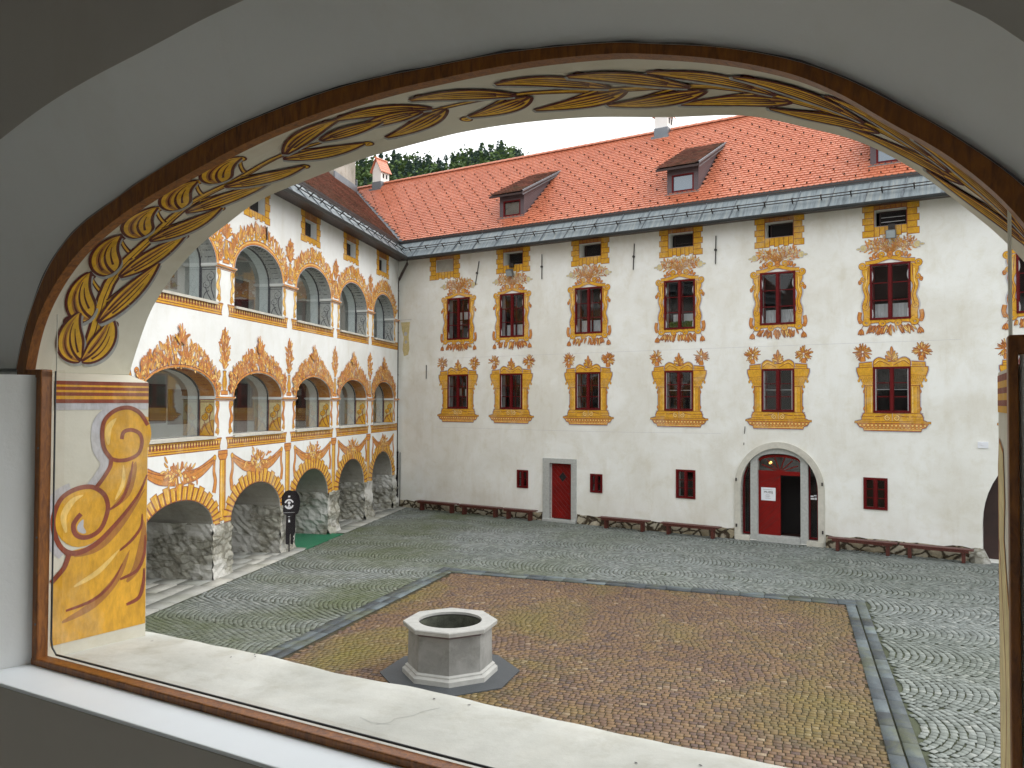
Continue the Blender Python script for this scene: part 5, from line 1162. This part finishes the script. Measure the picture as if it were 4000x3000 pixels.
# varnished frame round the glass
WF = empty('window_frame', (0, 0, 0)); WF.parent = N
f = MB(); y0, y1 = -.012, .022
FOi = [(p[0], p[1]+.006) for p in FOs]
f.strip([(p[0], y0, p[1]) for p in FOi], [(p[0], y0, p[1]) for p in FIs]); f.strip([(p[0], y0, p[1]) for p in FIs], [(p[0], y1, p[1]) for p in FIs]); f.strip([(p[0], y1, p[1]) for p in FOi], [(p[0], y1, p[1]) for p in FIs]); f.strip([(p[0], y0, p[1]) for p in FOi], [(p[0], y1, p[1]) for p in FOi])
f.build('arched_head', 'frame_wood', WF)
f = MB(); rs = random.Random(12); wv = [0.0015+.006*max(0, rs.gauss(.1, .45)) for _ in FOi]
for _ in range(2): wv = [(wv[max(0, i-1)]+wv[i]*2+wv[min(NS, i+1)])/4 for i in range(NS+1)]
oc_ = []
for i, q in enumerate(FOi):
    a, b_ = FOi[max(0, i-1)], FOi[min(NS, i+1)]; l = math.dist(a, b_); oc_.append((q[0]-(b_[1]-a[1])/l*wv[i], q[1]+(b_[0]-a[0])/l*wv[i]))
f.strip([(q[0], -.0135, q[1]) for q in FOi], [(q[0], -.0135, q[1]) for q in oc_]); f.build('broken_plaster_joint', 'p_dark', WF)
f = MB(); f.box(.0, .030, -.012, .03, 3.585, 4.60); f.box(-.12, .030, -.011, .03, 4.575, 4.605); o = f.build('stile', 'frame_wood', WF, bevel=.004)
f = MB(); f.box(2.892, 2.908, -.012, .03, 3.585, 4.62); f.box(2.892, 3.03, -.011, .029, 4.585, 4.62); f.build('stile', 'frame_wood', WF, bevel=.004)
f = MB(); f.box(.0, 2.9, -.014, .03, 3.575, 3.603); f.build('bottom_rail', 'frame_wood', WF, bevel=.004)
f = MB(); pts = [(.040, .034, 4.60), (.040, .034, 3.66), (.047, .034, 3.63), (.070, .034, 3.610), (2.89, .034, 3.608)]; f.tube(pts, .0035, 6); f.build('glass_seal', 'gutter', WF)
f = MB(); f.tube([(2.899, .034, 4.60), (2.899, .034, 4.865)], .0035, 6); f.build('pane_edge', 'glass_edge', WF); f = MB(); f.tube([(.048, .032, 4.6), (.048, .032, 4.80)], .0022, 6); f.build('pane_edge', 'stone_worn', WF)
gl = MB(); gl.poly([(.02, .033, 3.59)]+[(p[0], .033, p[1]) for p in FIs]+[(2.90, .033, 3.59)]); gl.build('pane', 'near_glass', WF)
for z in (3.72, 4.02, 4.33):
    f = MB(); f.tube([(.022, -.0135, z), (.022, -.010, z)], .004, 8); f.build('screw', 'flash', WF)
# ---- leaf garland painted on the soffit, growing from both ends to the crown
def soff(s, v, d):
    """s = distance along the arch from the left spring, v = 0 (frame) .. 1 (outer edge) scaled by .43 m"""
    t = max(0, min(.99999, s/LSO))*NS; i = int(t); f_ = t-i; q = max(0, min(1, v/.43))
    def at(j): return (FOs[j][0]*(1-q)+SOs[j][0]*q, FOs[j][1]*(1-q)+SOs[j][1]*q)
    a, b_ = at(i), at(i+1); x = a[0]*(1-f_)+b_[0]*f_; z = a[1]*(1-f_)+b_[1]*f_; tx, tz = b_[0]-a[0], b_[1]-a[1]; l = math.hypot(tx, tz)
    return (x+tz/l*d, q*YS, z-tx/l*d)
p = Paint(soff, .0015, 1e-4); p.cross = 8; LEAFN = [0]
def bigleaf(p, s, v, a, L, W, bend, fat=False):
    n = 22; LEAFN[0] += 1; p.k = 8+(LEAFN[0] % 4)*9; f_ = (lambda t: W*math.sin(PI*min(1, t**.62))**.8) if fat else (lambda t: W*math.sin(PI*t**.85))
    pts = [(s+L*t*math.cos(a+bend*t), v+L*t*math.sin(a+bend*t)) for t in [k/n for k in range(n+1)]]
    pts = [(q[0], max(.012, min(.42, q[1]))) for q in pts]
    p.rib([(q[0]-.010, q[1]+.010) for q in pts], lambda t: f_(t)+.010, 'p_gris', smooth=False)
    p.rib(pts, lambda t: f_(t)+.0105, 'p_dline', smooth=False); p.rib(pts, f_, 'p_leaf', smooth=False)
    p.rib([(pt[0]+math.sin(a+bend*k/n)*dr_*f_(k/n)*.52, pt[1]-math.cos(a+bend*k/n)*dr_*f_(k/n)*.52) for k, pt in enumerate(pts)], lambda t: f_(t)*.20, 'p_shade', smooth=False)
    p.rib(pts[:19], lambda t: .0045*(1-t)+.0015, 'p_dline', smooth=False)
    for s_ in (-1, 1):
        q = [(pt[0]-math.sin(a+bend*k/n)*s_*f_(k/n)*.5, pt[1]+math.cos(a+bend*k/n)*s_*f_(k/n)*.5) for k, pt in enumerate(pts)]
        p.rib(q[4:16], lambda t: .003*(1-t)+.0012, 'p_dline', smooth=False)
def bud(p, s, v, a, L, bend=0.):
    p.k = 3; pts = [(s+L*t*math.cos(a+bend*t), v+L*t*math.sin(a+bend*t)) for t in [k/8 for k in range(9)]]
    p.rib(pts, lambda t: .010-.004*t, 'p_dline', smooth=False); p.rib(pts, lambda t: .0035, 'p_leaf', smooth=False)
    e = pts[-1]; p.disc(e[0], e[1], .0145, 'p_leaf', 'p_dline', .006, n=14); p.rib([(e[0]-.006, e[1]+.003), (e[0]+.008, e[1]-.002)], .0022, 'p_dline', smooth=False)
rs = random.Random(77); mid = LSO*.44
for base, dr_, end in ((.05, 1, mid-.02), (LSO-.05, -1, mid+.10)):
    T = lambda s: base+dr_*s
    A_ = 0 if dr_ > 0 else PI
    p.k = 0; tot = abs(end-base); st = [(T(tot*k/24), .225+.010*math.sin(k*.9)) for k in range(25)]
    p.rib(st, lambda t: .022*(1-t)+.008, 'p_dline', smooth=False); p.rib(st, lambda t: .015*(1-t)+.0035, 'p_leaf', smooth=False); p.rib([(q[0], q[1]+.004) for q in st], .0018, 'p_dline', smooth=False)
    # tuft at the root
    for e in (-1, 1): bigleaf(p, T(.0), .215, A_+dr_*e*1.05, .20, .042, -dr_*e*.75); bud(p, T(.03), .215, A_+dr_*e*.62, .15)
    s = .16; k = 0
    while s < tot-.14:
        L = .22+rs.uniform(0, .04); sc = 1 if s < tot*.7 else .9
        # outer (sky) side: long slim leaf; frame side: broad curling leaf
        bigleaf(p, T(s), .235, A_+dr_*.62, L*1.28*sc, .034 if dr_ > 0 else .028, -dr_*.30); bud(p, T(s+.08), .235, A_+dr_*.50, .21)
        if dr_ > 0 and s < tot*.72: bigleaf(p, T(s+.015), .205, A_-dr_*1.15, .20*sc, .044, dr_*.75, True); bud(p, T(s+.118), .215, A_-dr_*1.05, .105, dr_*.2)
        else: bigleaf(p, T(s+.03), .215, A_-dr_*.50, .30, .027, dr_*.22); bud(p, T(s+.10), .215, A_-dr_*.42, .20)
        s += .205 if s < tot*.55 else .27; k += 1
    bigleaf(p, T(tot-.13), .215, A_, .24, .026, 0)
p.build('painted_leaf_garland', N)
# ---- painted scrolls and bands on the left jamb
def jam(y, z, d): return (.036*y/.41+d, y, z)
def smoothp(P, n=5): return catmull(P, n)
p = Paint(jam, .0012, 5e-5)
body = [(.052, 3.612), (.052, 3.86), (.065, 3.868), (.092, 3.896), (.111, 3.939)]
outl_ = smoothp([(.050, 3.848), (.070, 3.868), (.095, 3.896), (.111, 3.939)])
low = smoothp([(.111, 3.939), (.077, 3.978), (.056, 4.037), (.057, 4.092), (.083, 4.146), (.134, 4.174), (.191, 4.176), (.236, 4.145), (.252, 4.099), (.243, 4.051), (.223, 4.014), (.189, 3.995), (.156, 3.995), (.132, 4.012), (.125, 4.042), (.136, 4.064), (.152, 4.081)])
arm = smoothp([(.206, 4.172), (.235, 4.209), (.258, 4.247), (.262, 4.276)])
upo = smoothp([(.262, 4.276), (.234, 4.317), (.226, 4.377), (.237, 4.425), (.277, 4.46), (.329, 4.469), (.375, 4.447), (.407, 4.40)])
upi = smoothp([(.262, 4.276), (.290, 4.268), (.330, 4.270), (.370, 4.290), (.384, 4.331), (.374, 4.367), (.341, 4.383), (.31, 4.376), (.302, 4.349)])
sh = [(q[0]-.022, q[1]-.004) for q in upo[:30]]; p.rib(sh, .020, 'p_halo', smooth=False); p.rib([(q[0]-.02, q[1]+.004) for q in low[:26]], .020, 'p_halo', smooth=False); p.rib([(q[0]-.02, q[1]) for q in arm], .02, 'p_halo', smooth=False)
p.rect(.052, .408, 4.462, 4.487, 'p_halo')
fill0 = [(.052, 3.605), (.052, 3.85)]+outl_+low[:30]+arm+upo+[(.408, 4.38), (.408, 3.612)]
p.poly([(.052, 3.625), (.052, 3.85)]+outl_[1:]+[(.111, 3.95), (.20, 3.96), (.24, 4.02), (.25, 4.09), (.215, 4.165)]+arm[1:]+[(.30, 4.28), (.408, 4.30), (.408, 3.625)], 'p_ochre')
p.disc(.158, 4.068, .098, 'p_ochre', rz=.108, n=26); p.poly(low[2:36], 'p_ochre') if False else None
p.disc(.325, 4.365, .098, 'p_ochre', rz=.103, n=26); p.poly([(.33, 4.27), (.408, 4.25), (.408, 4.37), (.41, 4.43), (.36, 4.45)], 'p_ochre')
def shade(pts, w, c='p_shade'): p.rib(smoothp(pts), lambda t: w*math.sin(PI*(.08+.9*t)), c, smooth=False)
shade([(.13, 3.93), (.22, 3.95), (.31, 4.03), (.40, 4.15)], .014); shade([(.27, 4.09), (.325, 4.14), (.35, 4.22), (.36, 4.26)], .016); shade([(.09, 3.70), (.2, 3.74), (.29, 3.82), (.34, 3.92)], .016); shade([(.33, 3.80), (.37, 3.85), (.395, 3.95), (.395, 4.03)], .018)
shade([(.10, 4.02), (.09, 4.08), (.12, 4.13), (.16, 4.15)], .012, 'p_light'); shade([(.25, 4.33), (.25, 4.39), (.28, 4.43)], .012, 'p_light'); shade([(.28, 4.12), (.31, 4.18), (.31, 4.25)], .008, 'p_light'); shade([(.13, 3.82), (.22, 3.86), (.30, 3.93)], .010, 'p_light'); shade([(.17, 4.01), (.15, 4.03), (.16, 4.06)], .012, 'p_halo')
for q, w in ((outl_, .009), (low, .0085), (arm, .008), (upo, .008), (upi, .0075)): p.rib(q, w, 'p_line', smooth=False)
for q, w in (([(.257, 4.084), (.303, 4.114), (.334, 4.181), (.348, 4.261)], .006), ([(.057, 4.037), (.077, 3.978), (.111, 3.946), (.156, 3.942), (.214, 3.967), (.264, 4.009), (.325, 4.071), (.377, 4.137), (.407, 4.205)], .0095), ([(.301, 3.925), (.348, 3.958), (.385, 4.004), (.389, 4.054)], .006), ([(.303, 3.815), (.371, 3.838), (.400, 3.899), (.402, 3.97)], .007), ([(.33, 3.714), (.380, 3.731), (.398, 3.787), (.40, 3.84)], .008), ([(.103, 3.739), (.198, 3.757), (.267, 3.802), (.312, 3.873)], .006)): p.rib(q, lambda t, w=w: w*(.35+.65*math.sin(PI*min(1, .15+t*.85))), 'p_line')
p.rect(.052, .408, 4.487, 4.567, 'p_ochre')
for za, zb in ((4.553, 4.567), (4.534, 4.546), (4.513, 4.526), (4.487, 4.501)): p.rect(.052, .408, za, zb, 'p_line')
p.build('painted_scroll_jamb', N)
# right jamb: foreshortened end of the matching scroll
p = Paint(lambda y, z, d: (2.905-.007*y/.41-d, y, z), .0012, 5e-5)
p.rect(.05, .408, 4.48, 4.56, 'p_ochre')
for za, zb in ((4.546, 4.56), (4.52, 4.532), (4.494, 4.506)): p.rect(.05, .408, za, zb, 'p_line')
p.poly([(.08, 3.6), (.408, 3.6), (.408, 4.36), (.38, 4.42), (.28, 4.40), (.25, 4.30), (.28, 4.22), (.20, 4.12), (.10, 4.05), (.08, 3.9), (.14, 3.88)], 'p_pale', 'p_shade', .012); p.rib([(.3, 3.7), (.25, 3.9), (.33, 4.1), (.4, 4.2)], .006, 'p_line')
p.build('painted_scroll_jamb', N)
# hairline cracks and dead flies on the sill
p = Paint(lambda x, y, d: (x, y, sz(x, y)+d), .0008); cr_ = [(1.36, .17), (1.39, .20), (1.385, .23), (1.42, .27), (1.43, .31), (1.46, .35)]; p.rib(cr_, .0009, 'p_gris', smooth=False); p.rib([(1.29, .19), (1.34, .175), (1.40, .19)], .0007, 'p_gris', smooth=False); p.build('hairline_crack', N)
p = Paint(lambda x, y, d: (x, y, sz(x, y)+d), .002)
for x, y in ((.62, .42), (.60, .44), (.12, .37), (1.52, .41), (1.41, .40), (2.25, .36), (2.10, .30), (.55, .37)): p.leaf(x, y, random.random()*3, .012, .0028, 'p_dark', None)
p.build('dead_flies', N)
# ================================================================ BENCHES
def bench(u0, u1, label, prev=None):
    w = u1-u0; t = empty('bench', (CX+Bd[0]*u0+Bn[0]*0, CY+Bd[1]*u0, 0), RZ_B, label=label, cat='bench', group='dark red benches along the castle wall')
    b = MB(); b.box(0, w, -.55, -.24, .355, .39); b.build('seat', 'bench', t, bevel=.006)
    b = MB(); b.box(.12, w-.12, -.53, -.50, .29, .355); b.build('apron', 'bench', t)
    for x in (.22, w-.30):
        b = MB(); b.prism([(-.50, 0), (-.28, 0), (-.28, .355), (-.50, .355)], 'x', x, x+.09); b.build('leg', 'bench', t, bevel=.005)
    return t
for (a, b_), lb in zip([(1.38, 3.42), (3.52, 5.52), (5.60, 7.08), (9.72, 11.62), (12.05, 14.1), (17.45, 19.36), (19.42, 21.3)],
    ['dark red bench nearest the corner downpipe', 'dark red bench, middle one of the three left of the narrow door', 'dark red bench just left of the narrow red door', 'dark red bench just right of the narrow red door', 'dark red bench just left of the arched entrance', 'dark red bench just right of the arched entrance', 'dark red bench at the far right beside the round gate']): bench(a, b_, lb)
# ================================================================ WELL
wx, wy = -1.01, 13.28
M['stone_dark'] = simple('dark_rim_edge', (.16, .13, .135), .8, .25, 6); M['rim'] = simple('pale_rim_stone', (.38, .38, .36), .85, .12, 7, bmp=.2)
M['wshaft'] = plaster('streaked_well_stone', (.30, .30, .285), (.19, .19, .18), (.62, .62, .60), .25, 1.3, .9, s2=3)
Wl = empty('stone_well', (wx, wy, 0), label='octagonal grey stone well on a dark slab in the brown paved square', cat='well')
def octo(r, a0=math.radians(-87)): return [(r*math.cos(a0+k*PI/4), r*math.sin(a0+k*PI/4)) for k in range(8)]
def ring(b, prof, m=0):
    rings = [[(x, y, z) for x, y in octo(r)] for r, z in prof]
    for q0, q1 in zip(rings, rings[1:]): b.strip(q0, q1, m, close=True)
b = MB(); ring(b, [(.79, .0), (.79, .09), (.765, .105), (.745, .12), (.745, .145), (.70, .165)]); b.build('base', 'rim', Wl)
b = MB(); ring(b, [(.70, .16), (.69, .75)]); b.build('shaft', 'wshaft', Wl)
b = MB(); ring(b, [(.69, .735), (.71, .75), (.73, .77), (.775, .785)]); b.build('rim_moulding', 'stone_dark', Wl); b = MB(); ring(b, [(.775, .785), (.785, .845), (.775, .86)])
o8 = [(x, y) for x, y in octo(.775)]; n = 40; inner_c = [(.525*math.cos(2*PI*k/n+math.radians(-87)), .50*math.sin(2*PI*k/n+math.radians(-87))) for k in range(n)]
oc = []
for k in range(n): s = k/n*8; i = int(s); f_ = s-i; a, c = o8[i % 8], o8[(i+1) % 8]; oc.append((a[0]*(1-f_)+c[0]*f_, a[1]*(1-f_)+c[1]*f_))
b.strip([(x, y, .86) for x, y in oc], [(x, y, .862) for x, y in inner_c], close=True); b.strip([(x, y, .862) for x, y in inner_c], [(x, y, .82) for x, y in inner_c], close=True); b.build('rim', 'rim', Wl)
b = MB(); i2 = [(.515*math.cos(2*PI*k/n), .515*math.sin(2*PI*k/n)) for k in range(n)]; b.strip([(x, y, .80) for x, y in i2], [(x, y, .1) for x, y in i2], close=True); b.strip([(x, y, .80) for x, y in i2], [(x*1.03, y*1.03, .80) for x, y in i2], close=True); b.poly([(x, y, .1) for x, y in i2])
M['well_in'] = simple('damp_well_lining', (.07, .075, .055), .85, .4, 9, bmp=.5, bscale=25); b.build('well_lining', 'well_in', Wl)
b = MB(); b.prism([(1.16*math.cos(math.radians(-87)+k*PI/4+0), 1.14*math.sin(math.radians(-87)+k*PI/4+0)) for k in range(8)], 'z', -.01, .014)
M['wslab'] = simple('dark_slab', (.055, .062, .068), .55, .15, 3); o = b.build('plinth_slab', 'wslab', Wl)
# ================================================================ KEY SIGN
Kx, Ky = CX+Ld[0]*10.47+Ln[0]*.16, CY+Ld[1]*10.47+Ln[1]*.16
K = empty('key_shaped_sign', (Kx, Ky, 0), math.radians(24), label='tall dark key shaped museum sign with a white round emblem before a stone pier', cat='sign')
KS = .66; key = [(-.13, .24), (-.02, .22), (.02, .30), (.0, .36), (.05, .40), (.0, .46), (.06, .52), (.11, .60), (.11, 1.10), (.24, 1.14), (.30, 1.24), (.36, 1.45), (.30, 1.66), (.16, 1.80), (.0, 1.83), (-.16, 1.80), (-.30, 1.66), (-.36, 1.45), (-.30, 1.24), (-.24, 1.14), (-.11, 1.10), (-.13, .60)]
key = [(x*KS, z) for x, z in key]; b = MB(); b.prism(key, 'y', -.04, .0); b.build('panel', 'black', K)
b = MB(); b.prism([(x*.85+.15, z-.03) for x, z in key], 'y', .10, .14); b.build('dark_key_copy', 'black', K)  # narrower black copy of the key outline, behind and to the right
b = MB(); b.tube([(.02, .015, -.02), (.02, .015, .7)], .022, 8); b.build('post', 'iron', K)
p = Paint(lambda x, z, d: (x, -.04-d, z), .002)
b = MB()
def arc(b, cx, cz, r, w, t0, t1, n=14): b.strip([(cx+(r-w)*math.cos(t0+(t1-t0)*k/n), -.043, cz+(r-w)*1.1*math.sin(t0+(t1-t0)*k/n)) for k in range(n+1)], [(cx+(r+w)*math.cos(t0+(t1-t0)*k/n), -.043, cz+(r+w)*1.1*math.sin(t0+(t1-t0)*k/n)) for k in range(n+1)])
arc(b, .0, 1.42, .115, .022, .10*PI, .90*PI); arc(b, 0, 1.42, .115, .022, 1.10*PI, 1.90*PI)
b.quad((-.015, -.043, 1.35), (.015, -.043, 1.35), (.015, -.043, 1.44), (-.015, -.043, 1.44)); arc(b, 0, 1.455, .022, .02, 0, 2*PI, 10); arc(b, 0, 1.34, .03, .014, 0, 2*PI, 10)
b.quad((-.03, -.043, 1.62), (.03, -.043, 1.62), (.03, -.043, 1.67), (-.03, -.043, 1.67)); b.quad((-.16, -.043, 1.165), (.16, -.043, 1.165), (.16, -.043, 1.172), (-.16, -.043, 1.172))
b.quad((-.02, -.043, .88), (.03, -.043, .88), (.03, -.043, .95), (-.02, -.043, .95)); b.quad((-.02, -.043, .97), (.02, -.043, .97), (.02, -.043, .985), (-.02, -.043, .985)); b.quad((-.03, -.043, 1.04), (.03, -.043, 1.04), (.03, -.043, 1.055), (-.03, -.043, 1.055))
b.build('emblem', 'white', K)
# ================================================================ FLOODLIGHTS, NOTICE
def flood(x, z, tilt, label):
    t = empty('floodlight', (CX+Bd[0]*x, CY+Bd[1]*x, z), RZ_B, label=label, cat='floodlight', group='floodlights on the wall')
    b = MB(); b.box(-.14, .14, -.30, -.14, -.13, .13); o = b.build('housing', 'lamp_body', t, bevel=.02); o.rotation_euler = (tilt, 0, 0)
    g_ = MB(); g_.quad((-.12, -.303, -.11), (.12, -.303, -.11), (.12, -.303, .11), (-.12, -.303, .11)); g = g_.build('lens', 'lamp_glass', t); g.rotation_euler = (tilt, 0, 0)
    b = MB(); b.tube([(0, 0, .18), (0, -.12, .18), (0, -.2, .1)], .018, 6); b.box(-.09, .09, -.10, -.0, .12, .28); b.build('bracket', 'iron', t)
flood(5.74, 9.60, math.radians(28), 'grey floodlight under the second attic window from the left'); flood(19.22, 9.58, math.radians(12), 'grey floodlight under the rightmost attic window of the facade')
def wp(x, y, z): return (CX+Bd[0]*x-Bn[0]*y, CY+Bd[1]*x-Bn[1]*y, z)
t = empty('notice', wp(15.5, .19, 1.51), RZ_B, label='white printed museum notice fixed to the red entrance door', cat='notice')
b = MB(); b.box(-.23, .23, 0, .004, -.21, .21); b.build('sheet', 'paper', t)
def text(s, size, x, z, parent, name, mat='black', y=-.003, rot=(PI/2, 0, 0)):
    cu = bpy.data.curves.new(name, 'FONT'); cu.body = s; cu.size = size; cu.align_x = 'CENTER'; cu.materials.append(M[mat]); cu.extrude = .0005
    tmp = bpy.data.objects.new(name, cu); col.objects.link(tmp); bpy.context.view_layer.update()
    me = bpy.data.meshes.new_from_object(tmp.evaluated_get(bpy.context.evaluated_depsgraph_get())); bpy.data.objects.remove(tmp); o = bpy.data.objects.new(name, me); col.objects.link(o); o.parent = parent; o.location = (x, y, z); o.rotation_euler = rot; return o
text('MUZEJ', .10, 0, .03, t, 'heading')
b = MB()
for z, w in ((.14, .30), (-.03, .12), (-.07, .16), (-.10, .10), (-.14, .18)): b.box(-w/2-.02, w/2-.02, -.002, -.001, z, z+.008)
b.build('small_print', 'lamp_body', t)
